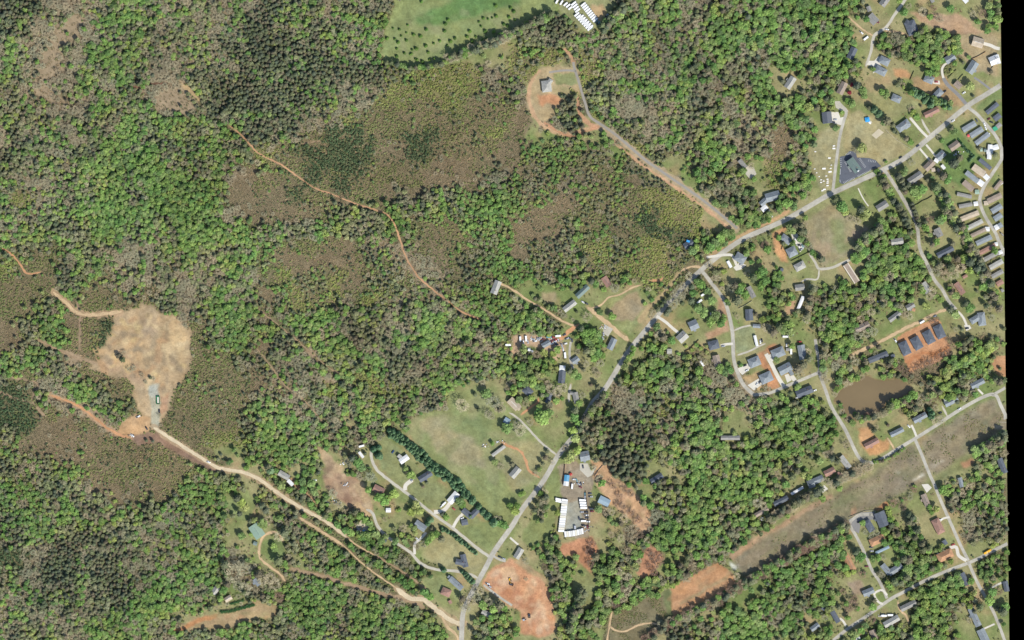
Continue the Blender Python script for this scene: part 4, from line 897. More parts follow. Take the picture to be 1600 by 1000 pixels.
def proto(kind, colr):
    k = (kind, colr)
    if k in PROTO: return PROTO[k], False
    m = CP[colr]
    if kind == 'car':
        r = link('parked_car', None); link('body', carbody.mesh('car_body', m), r); link('cabin_windows', carcab.mesh('cabin_windows', GLASS), r); link('cabin_roof', carroof.mesh('cabin_roof', m), r); wheels(r, (-1.4, 1.4), .82)
        for s_ in (-1, 1): link('headlight', lampme, r, (2.28, s_ * .6, .66))
    elif kind == 'pickup':
        r = link('pickup_truck', None); b = MB(); b.box(-.1, 0, .72, 5.5, 1.9, .5); b.box(-1.7, .88, 1.1, 2.2, .12, .4); b.box(-1.7, -.88, 1.1, 2.2, .12, .4); link('body', b.mesh('pickup_body', m), r)
        link('cabin_windows', prism(MB(), [(1.3,.97),(.8,1.6),(-.5,1.62),(-.7,.97)], 1.7).mesh('cabin_windows', GLASS), r); link('cabin_roof', MB().box(.15, 0, 1.65, 1.35, 1.6, .06).mesh('cabin_roof', m), r)
        link('load_bed', MB().box(-1.7, 0, 1.0, 2.0, 1.6, .05).mesh('load_bed', DARKM), r); wheels(r, (-1.7, 1.7), .86)
    elif kind == 'box_truck':
        r = link('box_truck', None); link('cargo_box', MB().box(-.9, 0, 1.95, 5.0, 2.2, 2.3).mesh('cargo_box', m), r)
        link('cab', prism(MB(), [(1.65,.5),(3.4,.5),(3.4,1.2),(2.9,2.1),(1.65,2.15)], 2.0).mesh('cab', m), r); link('windscreen', MB().box(3.16, 0, 1.7, .3, 1.7, .55).mesh('windscreen', GLASS), r)
        link('chassis', MB().box(0, 0, .62, 6.6, 1.0, .25).mesh('chassis', DARKM), r); wheels(r, (-2.2, 2.5), .95, 1.2)
    elif kind == 'cargo_trailer':
        r = link('cargo_trailer', None); link('cargo_box', MB().box(0, 0, 1.85, 7.4, 2.45, 2.6).mesh('cargo_box', m), r)
        link('roof_seam', MB().box(0, 0, 3.17, 7.4, .08, .03).mesh('roof_seam', CP['dark']), r)
        link('rear_door', MB().box(-3.73, 0, 1.85, .05, 2.2, 2.4).mesh('rear_door', CP['silver']), r); link('drawbar', MB().box(4.2, 0, .5, 1.2, .15, .12).mesh('drawbar', DARKM), r); wheels(r, (-1.2, -.2), 1.05, 1.1)
    elif kind == 'caravan':
        r = link('caravan', None); link('body', prism(MB(), [(-3.6,.5),(3.4,.5),(3.7,1.2),(3.3,2.8),(-3.4,2.8),(-3.7,1.4)], 2.4).mesh('caravan_body', m), r)
        for s_ in (-1, 1): link('window', MB().box(0, 0, 0, 1.1, .05, .6).mesh('window', GLASS), r, (.8, s_ * 1.22, 1.9))
        link('roof_vent', MB().box(.5, 0, 2.87, .6, .5, .14).mesh('roof_vent', CP['silver']), r); link('drawbar', MB().box(4.2, 0, .5, 1.2, .15, .12).mesh('drawbar', DARKM), r); wheels(r, (-.4, .4), 1.1)
    elif kind == 'school_bus':
        r = link('school_bus', None); link('body', prism(MB(), [(-5.2,.6),(3.6,.6),(3.6,1.3),(3.55,2.9),(3.3,3.0),(-5.0,3.0),(-5.2,2.8)], 2.4).mesh('bus_body', m), r)
        link('bonnet', prism(MB(), [(3.6,.6),(5.1,.6),(5.1,1.3),(3.6,1.6)], 2.0).mesh('bonnet', m), r); link('windscreen', MB().box(3.62, 0, 2.2, .06, 2.1, .8).mesh('windscreen', GLASS), r)
        for s_ in (-1, 1):
            for k in range(8): link('window', MB().box(0, 0, 0, .8, .05, .6).mesh('window', GLASS), r, (-4.5 + k * .98, s_ * 1.215, 2.3))
        link('roof_hatch', MB().box(-1, 0, 3.03, .8, .8, .08).mesh('roof_hatch', TRIM), r); wheels(r, (-3.2, 4.2), 1.0, 1.35)
    PROTO[k] = r; return r, True
VEH = {'car': 'car', 'pickup': 'pickup truck', 'box_truck': 'box truck', 'cargo_trailer': 'cargo trailer', 'caravan': 'caravan', 'school_bus': 'bus'}
def veh(kind, colr, x, y, ang, label, group=None, sc=None):
    r, new = proto(kind, colr); loc = (WX(x), WY(y), .11); rz = math.radians(-ang)
    if new: r.location = loc; r.rotation_euler = (0, 0, rz); o = r
    else: o = dup(r, loc, rz)
    if sc: o.scale = sc
    tag(o, label, VEH[kind], group)
    x0, y0 = int(x), int(y); ROADMASK[max(0, y0 - 4):y0 + 5, max(0, x0 - 4):x0 + 5] = True
    return o
g_ = 'cars parked at houses'
for k, c, x, y, a, lb in [
 ('car','maroon',1371,35,5,'maroon car beside the large grey-roofed house at upper right'),
 ('pickup','white',1346,51,40,'white pickup truck on the orange soil at upper right'),
 ('caravan','white',1353,60,-38,'white caravan on the orange soil at upper right'),
 ('car','white',1386,46,10,'white car by the gravel lane near the top edge'),
 ('car','red',1463,128,0,'red car on the concrete apron by the court'),
 ('car','black',1476,143,-35,'black car outside the slate house west of the court'),
 ('car','white',1506,145,-30,'white car east of the asphalt court'),
 ('car','white',1489,189,-33,'white car driving on the main road at upper right'),
 ('car','dark',1434,228,-33,'dark car on the main road at the tan field corner'),
 ('car','black',1407,246,-33,'black car on the main road near the side street'),
 ('car','dark',1526,188,60,'dark car at the first home below the main road'),
 ('car','white',1538,194,60,'white car on the park street near the main road'),
 ('car','white',1540,200,60,'second white car on the park street'),
 ('car','black',1549,191,20,'black car beside the park street above the green tarp'),
 ('car','maroon',1545,186,-30,'maroon car at the top park home'),
 ('car','white',1544,210,-30,'white car at the end of the third dark home'),
 ('car','silver',1305,187,0,'silver car on the white concrete by the metal shop'),
 ('car','dark',1302,191,5,'dark car at the door of the metal shop'),
 ('car','white',1202,330,60,'white car under the tree shade by the white deck'),
 ('car','silver',1205,337,45,'silver car on the pale drive off the main road'),
 ('car','white',1193,327,0,'white car on the white deck parking'),
 ('car','black',1249,383,10,'black car in the cluttered yard between slate duplexes'),
 ('pickup','silver',1252,390,-30,'silver pickup in the cluttered yard between slate duplexes'),
 ('car','white',1243,374,20,'white car in the cluttered yard by the upper slate house'),
 ('car','teal',1254,384,60,'teal car in the cluttered yard between slate duplexes'),
 ('car','silver',1158,413,-20,'silver car on the apron of the slate house by the arched canopy'),
 ('car','silver',1130,541,-10,'silver car on the short white drive off the curved street'),
 ('car','black',1164,571,-25,'black car at the left slate duplex'),
 ('car','white',1167,579,-25,'white car at the left slate duplex'),
 ('car','white',1183,600,-60,'white car at the lowest slate duplex'),
 ('car','dark',1187,597,-60,'dark car at the lowest slate duplex'),
 ('car','white',1188,534,80,'white car beside the white mobile home on the square lawn'),
 ('car','black',1190.5,532,80,'black car beside the white mobile home on the square lawn'),
 ('pickup','red',1249,534,0,'red pickup north of the slate house near the tall woods'),
 ('car','white',1229,539,90,'white car by the small grey shed near the duplexes'),
 ('caravan','white',1227,526,0,'white caravan in the trees above the duplexes'),
 ('cargo_trailer','white',1236,549,90,'small white trailer east of the grey shed'),
 ('car','white',1246,621,-20,'white car left of the shaded house on the duplex street'),
 ('car','white',1273,610,-20,'white car right of the shaded house on the duplex street'),
 ('pickup','white',1399,532,55,'white pickup at the corner of the orange building lot'),
 ('box_truck','white',1441,503,-30,'white box truck on the dirt street north of the building lot'),
 ('car','silver',1461,494,-30,'silver car on the dirt street under trees'),
 ('car','black',1511,513,-10,'black car at the foot of the curved white drive'),
 ('car','white',1499,639,-30,'white car on the pond street'),
 ('car','black',1469,645,-20,'black car at the drive of the white dormer house'),
 ('car','dark',1517,608,45,'dark car at the house nearest the right edge on the pond street'),
 ('car','white',1420,666,45,'white car at the house by the tall dark cypress'),
 ('car','black',1342,816,0,'black car on the asphalt turning area'),
 ('car','dark',1361,855,0,'dark car left of the orange-tan roof, upper of three'),
 ('car','silver',1362,861,0,'silver car left of the orange-tan roof, middle of three'),
 ('car','black',1364,866,0,'black car left of the orange-tan roof, lowest of three'),
 ('car','maroon',1354,885,0,'maroon car on the tan verge of the cul-de-sac street'),
 ('car','red',1489,851,-20,'red car on the drive of the orange bungalow'),
 ('car','white',1466,865,20,'white car behind the orange bungalow'),
 ('car','white',1469,812,-10,'white car at the brown hip roof in the long lawn'),
 ('caravan','white',1391,961,0,'white caravan behind the grey house south of the street'),
 ('caravan','white',1381,962,0,'white caravan with clutter west of the other one'),
 ('car','maroon',1511,913,45,'maroon car at the foot of the dark house south of the junction'),
 ('car','silver',644,750,-40,'silver car on the apron of the long charcoal house'),
 ('car','blue',614,706,-55,'blue car standing alone in the long lawn'),
 ('box_truck','white',694,787,-45,'white box truck at the biggest white metal building'),
 ('car','white',690,791,-45,'white car by the box truck at the white metal building'),
 ('car','red',709,795,40,'red car on the tan lawn north of the two lanes'),
 ('car','white',722,810,-20,'white car on the cream drive of the v-shaped house'),
 ('car','white',652,842,40,'white car at the shaded concrete drive bend'),
 ('car','black',781,870,20,'black car at the construction site gate'),
 ('car','silver',787,873,20,'silver car at the construction site gate'),
 ('pickup','white',762,912,20,'white pickup by the corner of the construction site'),
 ('pickup','silver',765,916,40,'silver pickup by the corner of the construction site'),
 ('car','dark',716,982,80,'dark car at the broad dirt road mouth'),
 ('car','black',229,669,60,'dark car between the orange soil and gravel pad'),
 ('pickup','white',216,651,-25,'white pickup on the clearing edge'),
 ('car','black',249,642,85,'black car at the east rim of the gravel pad'),
 ('car','white',326,722,20,'white car on the pale gravel road'),
 ('car','white',207,681,30,'white car on the orange trail end'),
 ('box_truck','white',453,753,55,'white box truck near the silver roof in the clearing'),
 ('car','white',492,750,10,'white car in the trees west of the tan scraped strip'),
 ('caravan','white',565,697,-15,'white caravan at the head of the pale gravel lane'),
 ('car','dark',911,729,80,'dark car outside the slate-roofed cabin by the truck yard'),
 ('pickup','dark',916,474,30,'dark pickup between the two long metal roofs'),
 ('car','white',911,472,30,'white car between the two long metal roofs'),
 ('car','silver',943,522,75,'silver car by the tan drive near the main road'),
 ('car','silver',942,528,60,'second silver car by the tan drive near the main road'),
 ('caravan','white',1099,460,-35,'white caravan under trees by the main road bend'),
 ('cargo_trailer','white',1093,471,-35,'white trailer in a clearing by the curved street'),
 ('car','white',1111,491,60,'white car in shade west of the curved street'),
 ('cargo_trailer','white',1097,568,55,'white trailer alone in the lawn by the roadside wood'),
 ('caravan','white',794,539,0,'white caravan left of the junk yard'),
 ('cargo_trailer','white',883,555,85,'white trailer beside the curved concrete drive'),
 ('box_truck','white',813,530,88,'longest white truck in the junk yard'),
 ('school_bus','yellow',1543,862,-30,'yellow school bus on the street at lower right'),
]: veh(k, c, x, y, a, lb, g_ if k == 'car' else None)
# storage yard
for i in range(2): veh('cargo_trailer', 'white', 872.5 + i * .2, 780 + i * 3.2, 12, ['white trailer sticking out west at the top of the yard row, upper', 'white trailer sticking out west at the top of the yard row, lower'][i], 'white trailers in the storage yard')
row = [(882.5 - 5.6 * (k / 13) ** 1.1, 781.5 + k * 3.68) for k in range(14)]
for i, (x, y) in enumerate(row): veh('cargo_trailer', ['white','white','offwhite','white','cream'][i * 7 % 5], x, y, 8 if i < 3 else 2, 'white trailer in the long west row of the storage yard', 'white trailers in the storage yard', (1.02, 1.04, 1))
for i in range(9): veh('cargo_trailer', ['white','offwhite','white','cream'][i * 3 % 4], 883.5 + i * 3.3, 834.5 - (.15 * i + .055 * i * i), 84, 'white trailer in the south row of the storage yard', 'white trailers in the storage yard', (.95, .96, 1))
veh('cargo_trailer', 'silver', 898.5, 824, 85, 'single silver trailer standing inside the south row', None, (.6, 1, .9))
for i in range(4): veh('box_truck', 'white', 910.5 + i * .6, 781.5 + i * 4.0, 3, ['northernmost', 'second', 'third', 'southernmost'][i] + ' of the four long white trucks on the east side of the yard', 'white trucks on the yard east side', (1.3, 1.15, 1))
for x, y, c, k, a, lb in [(909,800,'silver','car',0,'silver car south of the four long white trucks'),(916,800,'dark','pickup',0,'dark pickup south of the four long white trucks'),(916,805,'white','pickup',0,'white pickup in the crowded east row of the yard'),(917,809,'dark','car',0,'dark car in the crowded east row of the yard'),(912,814,'white','box_truck',0,'white truck in the crowded east row of the yard'),(919,815,'white','car',0,'small white car at the east end of the crowded row'),(912,821,'dark','pickup',10,'dark pickup at the bottom of the east row'),(918,823,'maroon','car',80,'maroon car at the bottom corner of the yard'),(905,810,'dark','car',75,'dark car alone on the grey yard'),
  (894,760,'white','box_truck',95,'white truck south of the red tank'),(897,749,'white','car',0,'white car between the blue roof and the gravel'),(901,750,'teal','car',60,'teal car in the small scrap group'),(904,756,'silver','car',30,'silver car in the small scrap group'),(907,761,'maroon','car',30,'maroon car in the small scrap group'),(908,756,'dark','car',80,'dark car in the small scrap group'),
  (923,776,'silver','pickup',0,'silver pickup on the orange strip east of the yard'),(922,771,'dark','car',0,'dark car on the orange strip east of the yard'),(925,795,'dark','box_truck',0,'dark truck east of the yard fence'),(925,799,'maroon','car',0,'maroon car east of the yard fence'),(914,772,'teal','car',90,'teal car at the north end of the east row'),(914,776,'silver','car',90,'silver car at the north end of the east row')]:
    veh(k, c, x, y, a, lb)
# junk yard beside the wood
jk = [(822,529,'white','caravan',85),(818,534,'white','car',85),(825,534,'silver','car',80),(833,530,'silver','car',20),(836,533,'white','pickup',-10),(841,530,'silver','car',30),(846,533,'dark','car',-30),(844,528,'silver','car',-10),(849,530,'maroon','car',10),(858,527,'teal','box_truck',0),(865,527,'red','car',20),(868,531,'red','pickup',-20),(872,525,'white','caravan',-5),(863,537,'white','car',-40),(867,534,'silver','car',40),(870,538,'dark','car',10),(882,523,'dark','car',-30),(886,529,'silver','pickup',-20),(891,529,'dark','car',60),(894,532,'dark','car',80),(883,537,'white','pickup',-10),(878,540,'silver','car',70),(880,546,'white','car',80),(829,548,'white','caravan',20),(826,545,'white','car',0),(862,533,'maroon','car',-60),(866,541,'tan','car',-30)]
for i, (x, y, c, k, a) in enumerate(jk):
    near = 'west' if x < 835 else ('middle' if x < 860 else ('east' if x < 876 else 'far east'))
    veh(k, c, x, y, a, '%s %s parked in the %s of the junk yard' % (c, VEH[k], near), 'vehicles in the junk yard')
# the lot of white box trucks at the top meadow
lot = [(870.5,2,-62),(877.5,4,-58),(884,6.5,-42),(888,9,-40),(891.5,12.5,-38)]
A1 = [(896.5 + 2.1 * k, 5.5 + 3.6 * k) for k in range(4)]; A2 = [(901.5 + 2.9 * k, 22.5 + 3.15 * k) for k in range(8)]; A3 = [(908.5 + 2.9 * k, 26.5 + 3.15 * k) for k in range(6)]; A4 = [(911.5 + 2.35 * k, 7 + 3.0 * k) for k in range(9)]
for x, y, a in lot: veh('box_truck', 'white', x, y, a, 'white truck in the short top left row of the meadow lot', 'white trucks in the meadow lot')
for P_, lb in ((A1, 'white truck in the short middle row of the meadow lot'), (A2, 'white truck in the lower left row of the meadow lot'), (A3, 'white truck in the inner lower row of the meadow lot'), (A4, 'white truck in the right hand row of the meadow lot')):
    for x, y in P_: veh('box_truck', 'white', x, y, -40, lb, 'white trucks in the meadow lot', (1.15, 1.05, 1))
for x, y in [(929,31),(932,33.5),(935,36),(920,42),(924,44),(948,24),(950,27)]: veh('pickup', 'teal' if x < 936 else 'silver', x, y, -45, 'bluish pickup in tree shade below the meadow truck lot' if x < 940 else 'silver pickup in the trees east of the truck lot', 'shaded pickups of the truck lot')
# ------------------------------------------------------------------ machines and odd things
YEL = CP['yellow']
def excavator(x, y, a, label, m=YEL, arm=True):
    r = link('excavator' if arm else 'bulldozer', None, None, (WX(x), WY(y), 0), math.radians(-a)); tag(r, label, 'excavator' if arm else 'bulldozer')
    for s_ in (-1, 1): link('track', prism(MB(), [(-1.9,.1),(1.9,.1),(2.2,.5),(1.9,.9),(-1.9,.9),(-2.2,.5)], .6).mesh('track', DARKM), r, (0, s_ * 1.15, 0))
    link('body', MB().box(-.5, 0, 1.45, 3.0, 2.4, 1.0).mesh('body', m), r); link('cab', MB().box(.5, .65, 2.2, 1.3, 1.0, 1.5).mesh('cab', GLASS), r)
    if arm:
        b = link('boom', prism(MB(), [(.8,1.5),(3.4,3.4),(4.0,3.3),(1.1,1.2)], .4).mesh('boom', m), r, (0, -.4, 0)); link('stick', prism(MB(), [(3.5,3.4),(5.4,1.4),(5.1,1.2),(3.3,3.1)], .35).mesh('stick', m), b); link('bucket', prism(MB(), [(5.0,1.3),(5.7,1.2),(5.6,.3),(4.8,.2),(4.7,.9)], 1.0).mesh('bucket', DARKM), b)
    else: link('blade', MB().box(2.6, 0, .7, .2, 3.0, 1.2).mesh('blade', m), r)
excavator(797, 906, 70, 'yellow excavator in the middle of the red construction site')
excavator(799, 913, 20, 'dark bulldozer just below the yellow excavator', CP['dark'], False)
excavator(827, 962, 90, 'dark twin-tracked bulldozer in the south of the construction site', CP['dark'], False)
excavator(819, 968, -30, 'grey bulldozer beside the twin-tracked one', CP['silver'], False)
r = link('dumpster', None, None, (WX(247), WY(625), .15), math.radians(-88)); tag(r, 'long open green dumpster on the gravel pad of the clearing', 'dumpster')
for nm_, (cx, cy, lx, ly) in {'side_panel': (0, 1.9, 10.4, .25), 'side_panel.001': (0, -1.9, 10.4, .25), 'end_panel': (5.1, 0, .25, 3.6), 'end_panel.001': (-5.1, 0, .25, 3.6)}.items():
    link(nm_.split('.')[0], MB().box(0, 0, .9, lx, ly, 1.8).mesh('panel', CP['green']), r, (cx, cy, 0))
link('base', MB().box(0, 0, .12, 10.2, 3.6, .2).mesh('base', CP['green']), r); link('waste_load', MB().box(0, 0, .7, 7.6, 2.2, .9).mesh('waste_load', RM['white']), r)
def misc(name, label, cat, x, y, a, parts, z=0):
    r = link(name, None, None, (WX(x), WY(y), z), math.radians(-a)); tag(r, label, cat)
    for nm_, mb, m_ in parts: link(nm_, mb.mesh(nm_, m_), r)
    return r
misc('storage_tank', 'round red tank in the truck yard', 'tank', 892, 741, 0, [('tank_body', MB().cyl(0,0,0,2.6,1.9,n=20), CP['red']), ('lid', MB().cyl(0,0,2.6,2.9,1.9,.6,n=20), CP['red'])])
misc('parasol', 'round red parasol beside the second home below the main road', 'parasol', 1513, 212, 0, [('canopy', MB().cyl(0,0,2.1,2.8,1.9,.1,n=10), paint('parasol_red', (214,96,96), .8)), ('pole', MB().cyl(0,0,0,2.6,.05), TRIM)])
misc('tarp_shelter', 'bright green tarp shelter on the park street', 'shelter', 1555, 201, -30, [('canopy', prism(MB(), [(-2.9,2.0),(0,2.9),(2.9,2.0),(2.9,1.9),(0,2.8),(-2.9,1.9)], 5.2), paint('tarp_green', (60,160,120), .8)), ('frame_post', MB().box(-2.7,-2.4,1,.08,.08,2).box(2.7,-2.4,1,.08,.08,2).box(-2.7,2.4,1,.08,.08,2).box(2.7,2.4,1,.08,.08,2), TRIM)])
misc('gazebo', 'bright blue canopy in the tan field near the church', 'canopy', 1355, 187, 35, [('canopy', MB().cyl(0,0,2.3,3.3,4.1,.2,n=4), paint('canopy_blue', (50,150,210), .8)), ('post', MB().box(-2.7,0,1.2,.1,.1,2.4).box(2.7,0,1.2,.1,.1,2.4).box(0,2.7,1.2,.1,.1,2.4).box(0,-2.7,1.2,.1,.1,2.4), TRIM)])
misc('garden_table', 'white table and bench beside the bright blue canopy', 'table', 1359, 192, 40, [('tabletop', MB().box(0,0,.8,3.4,2.2,.08), TRIM), ('bench', MB().box(0,2,.45,3.4,.5,.06), TRIM), ('leg', MB().box(-1.2,0,.4,.1,1.6,.8).box(1.2,0,.4,.1,1.6,.8), TRIM)])
ROLL = MB(); ns = 10
for i_ in range(ns):
    a0, a1 = math.pi * i_ / ns, math.pi * (i_ + 1) / ns
    ROLL.poly([(x, -2.1 * math.cos(q_), .9 + 1.9 * math.sin(q_)) for x in (-4.6, 4.6) for q_ in (a0, a1)], [(0, 1, 3, 2)])
misc('arched_canopy', 'long white arched canopy west of the slate house', 'canopy', 1139.5, 413, 62, [('canopy', ROLL, CP['white']), ('side_rail', MB().box(0,-2.05,.5,9.2,.1,1.0).box(0,2.05,.5,9.2,.1,1.0), TRIM)])
def tramp(x, y, label, c, r_=1.9): misc('trampoline', label, 'trampoline', x, y, 0, [('mat', MB().cyl(0,0,.85,.9,r_ * .8,n=20), CP[c] if c != 'pale' else RM['white']), ('rim_pad', MB().cyl(0,0,.8,.86,r_,n=20), CP['blue'] if c == 'dark' else CP['silver']), ('leg', MB().box(-r_*.7,-r_*.7,.4,.08,.08,.8).box(r_*.7,-r_*.7,.4,.08,.08,.8).box(-r_*.7,r_*.7,.4,.08,.08,.8).box(r_*.7,r_*.7,.4,.08,.08,.8), CP['dark'])])
tramp(1191, 811, 'pale round trampoline south of the leftmost corridor house', 'silver', 2.1); tramp(1183, 782, 'small pale blue paddling trampoline in a forest lawn', 'pale', 1.9); tramp(1225, 759, 'dark trampoline in tree shade north of the white mobile home', 'dark', 1.6)
tramp(1494, 255, 'pale round trampoline between the garden sheds', 'pale', 1.7)
def pool(x, y, label, r_=2.4): misc('round_pool', label, 'pool', x, y, 0, [('rim', MB().cyl(0,0,0,1.15,r_,n=24), CP['white']), ('water', MB().cyl(0,0,1.15,1.18,r_*.92,n=24), mat('pool_water', (.05,.32,.55), rough=.1, amp=.02))])
pool(1462, 250, 'blue and white pool at the edge of the hedged lawn', 2.0)
tarp = MB(); random.seed(3)
pts_ = [(566,829),(570,828),(573,832),(579,834),(578,839),(573,841),(569,836),(565,834)]
misc('blue_tarp', 'bright blue tarp over clutter in the lower left trees', 'tarp', 572, 834, 0, [('sheet', MB().poly([((x-572)*S, (834-y)*S, 1.1 + random.random()*.5) for x, y in pts_] + [((x-572)*S, (834-y)*S, .2) for x, y in pts_], [tuple(range(7,-1,-1))] + [(i_, (i_+1)%8, 8+(i_+1)%8, 8+i_) for i_ in range(8)]), paint('tarp_blue', (90,170,230), .7)), ('pallet_stack', MB().box(0,0,.4,5,4,.8), RM['slab'])])
misc('roof_tarp', 'bright blue tarp on the charcoal roof west of the main road', 'tarp', 1075, 377, 20, [('sheet', MB().box(0,0,5.6,4.2,2.6,.12), paint('tarp_blue2', (50,150,210), .7))])
def junk(x, y, n, sp_, label, seed):
    random.seed(seed); r = link('junk_heap', None, None, (WX(x), WY(y), 0)); tag(r, label, 'junk heap')
    for k, (nm_, mm_) in enumerate((('board', CP['white']), ('crate', CP['silver']), ('scrap', CP['dark']), ('plank', RM['tan']))):
        m = MB()
        for j in range(n): m.box(random.gauss(0, sp_), random.gauss(0, sp_ * .6), .3 + random.random() * .4, .5 + random.random() * 1.6, .4 + random.random(), .3 + random.random() * .7, random.random() * 3)
        link(nm_, m.mesh(nm_, mm_), r)
for x, y, n, sp_, lb in [(560,826,7,3.0,'heap of boards and crates beside the bright blue tarp'),(836,531,5,4.5,'scattered scrap in the west of the junk yard'),(866,532,6,4,'scattered scrap in the east of the junk yard'),(852,612,4,3.5,'scrap strewn along the red soil above the pasture'),(905,755,4,2.6,'scrap pile between the blue roof and the gravel'),(917,826,5,3,'scrap at the south east corner of the truck yard'),(1252,384,5,3.2,'clutter in the yard between the slate duplexes'),(515,783,4,3,'white clutter in the grass left of the scraped strip'),(527,785,3,2,'second pile of clutter left of the scraped strip'),(785,690,3,3,'odds and ends behind the long pasture home'),(758,697,3,2,'small white clutter under a lone pasture tree'),(1497,240,4,3,'garden clutter near the green lawn hedge'),(1233,525,3,3,'clutter behind the duplexes'),(942,512,4,2.5,'clutter at the mouth of the broad tan drive'),(1372,470,3,2,'small clutter under dense oaks'),(1357,990,3,2,'clutter at the bottom edge among trees'),(1375,962,4,2.4,'clutter beside the white caravan'),(207,680,3,2,'debris where the orange trail meets brown soil'),(536,722,4,2.5,'pale rubble at the top of the scraped strip'),(540,757,4,2.5,'debris in the middle of the scraped strip')]:
    junk(x, y, n, sp_, lb, int(x))
# graves left of the church drive
GR = mat('pale_stone', (.72,.70,.66), amp=.08)
slab_me = MB().box(0,0,.18,2.2,1.1,.3).mesh('grave_slab', GR); head_me = MB().box(0,0,.6,.2,1.0,1.1).mesh('headstone', GR)
for i, (x, y, sc_) in enumerate([(1287.5,263.5,1.9),(1297,268.5,1.8),(1298,263,1),(1283,281,1),(1283,285,1.1),(1287,283,1),(1293,280,1.1),(1293.3,283,1.1),(1293,286,1.2),(1293,290,1.3),(1288,296,1.6),(1285,298,1.2),(1303,232,1.6),(1303,228,1.3),(1274,237,1),(1256,235,1),(1296,247,1.5),(1273,264,.9),(1291,275,1),(1280,276,.8),(1299,258,.8),(1276,270,.8)]):
    r = link('grave', None, None, (WX(x), WY(y), 0), .2 * random.random()); r.scale = (sc_, sc_, 1)
    link('slab', slab_me, r); link('headstone', head_me, r, (-1.1, 0, 0))
    tag(r, ('largest white grave at the top of the cemetery' if i == 0 else 'second largest white grave next to the church drive' if i == 1 else 'pale stone grave in the dry grass west of the church drive'), 'grave', 'graves of the small cemetery')
# fences
FM = {'d': mat('dark_wood', (.10,.075,.055), amp=.2), 'r': mat('red_wood', (.30,.12,.06), amp=.2), 'w': mat('white_fence', (.66,.64,.58), amp=.1)}
for pts, mk, hh, lb in [
 ([(1304,57),(1314,59),(1325,63)],'d',1.6,'dark fence in the upper right woods'),([(1519,92),(1530,87),(1540,81)],'r',1.6,'dark brown fence between two top right yards'),([(1549,107),(1552,103)],'d',1.6,'short dark fence south of the white house'),
 ([(1422,125),(1425,118),(1428,111)],'d',1.8,'dark fence at the bare soil patch'),([(1481,123),(1487,116),(1494,109)],'d',1.6,'dark fence inside the court lawn'),([(1497,125),(1501,120),(1505,116)],'d',1.6,'dark fence south of the slate house by the court'),
 ([(1426,322),(1434,319),(1441,314),(1449,311),(1457,306)],'d',1.8,'straight dark fence on the square side street lawn'),([(1443,274),(1446,270),(1449,267)],'d',1.6,'short dark fence behind the long grey house'),
 ([(1070,549),(1077,546),(1082,541),(1087,536),(1092,531)],'r',2.0,'red-brown fence across the lawn of the two-toned house'),([(1076,524),(1082,523)],'r',1.8,'short red-brown fence beside the two-toned house'),
 ([(1154,482),(1164,477),(1175,470)],'w',1.4,'pale fence north of the charcoal house on the curved street'),([(883,723),(882,737),(879,754)],'r',2.4,'tall red-brown fence along the truck yard'),([(915,767),(917,785),(918,800),(921,832)],'d',2.2,'dark fence along the east side of the truck yard'),
 ([(929,744),(935,735),(942,727)],'w',1.5,'white fence south of the slate-roofed cabin yard'),([(930,709),(937,715),(943,721)],'w',1.5,'white fence north east of the slate-roofed cabin yard'),
 ([(1384,203),(1400,218),(1424,233)],'w',1.2,'low pale fence edging the tan field'),([(1433,820),(1439,833),(1445,840)],'w',1.3,'broken white fence in the long lawn'),([(1228,370),(1221,390),(1236,408),(1264,394)],'d',1.6,'wooden fence around the two slate duplexes'),
 ([(1400,560),(1410,575),(1420,582)],'w',.9,'silt fence at the corner of the orange lot'),([(1321,417),(1326,430),(1334,440)],'w',1.0,'pale kerb fence along the long grey-brown roof'),([(1370,808),(1367,797),(1352,798),(1326,808)],'w',1.1,'pale edging fence above the turning area')]:
    ox, oy = WX(pts[0][0]), WY(pts[0][1]); r = link('fence', None, None, (ox, oy, 0)); tag(r, lb, 'fence', 'fences')
    bd = MB(); ps = MB()
    for (x1, y1), (x2, y2) in zip(pts[:-1], pts[1:]):
        L = math.hypot(x2 - x1, y2 - y1) * S; a = imang(x1, y1, x2, y2); cx, cy = WX((x1 + x2) / 2) - ox, WY((y1 + y2) / 2) - oy
        bd.box(cx, cy, hh / 2 + .05, L, .08, hh - .1, a)
        for k in range(int(L / 2.5) + 1):
            t = k * 2.5; ps.box(WX(x1) - ox + t * math.cos(a), WY(y1) - oy + t * math.sin(a), hh / 2 + .08, .16, .16, hh + .16, a)
    link('board_panel', bd.mesh('board_panel', FM[mk]), r); link('post', ps.mesh('post', FM[mk]), r)
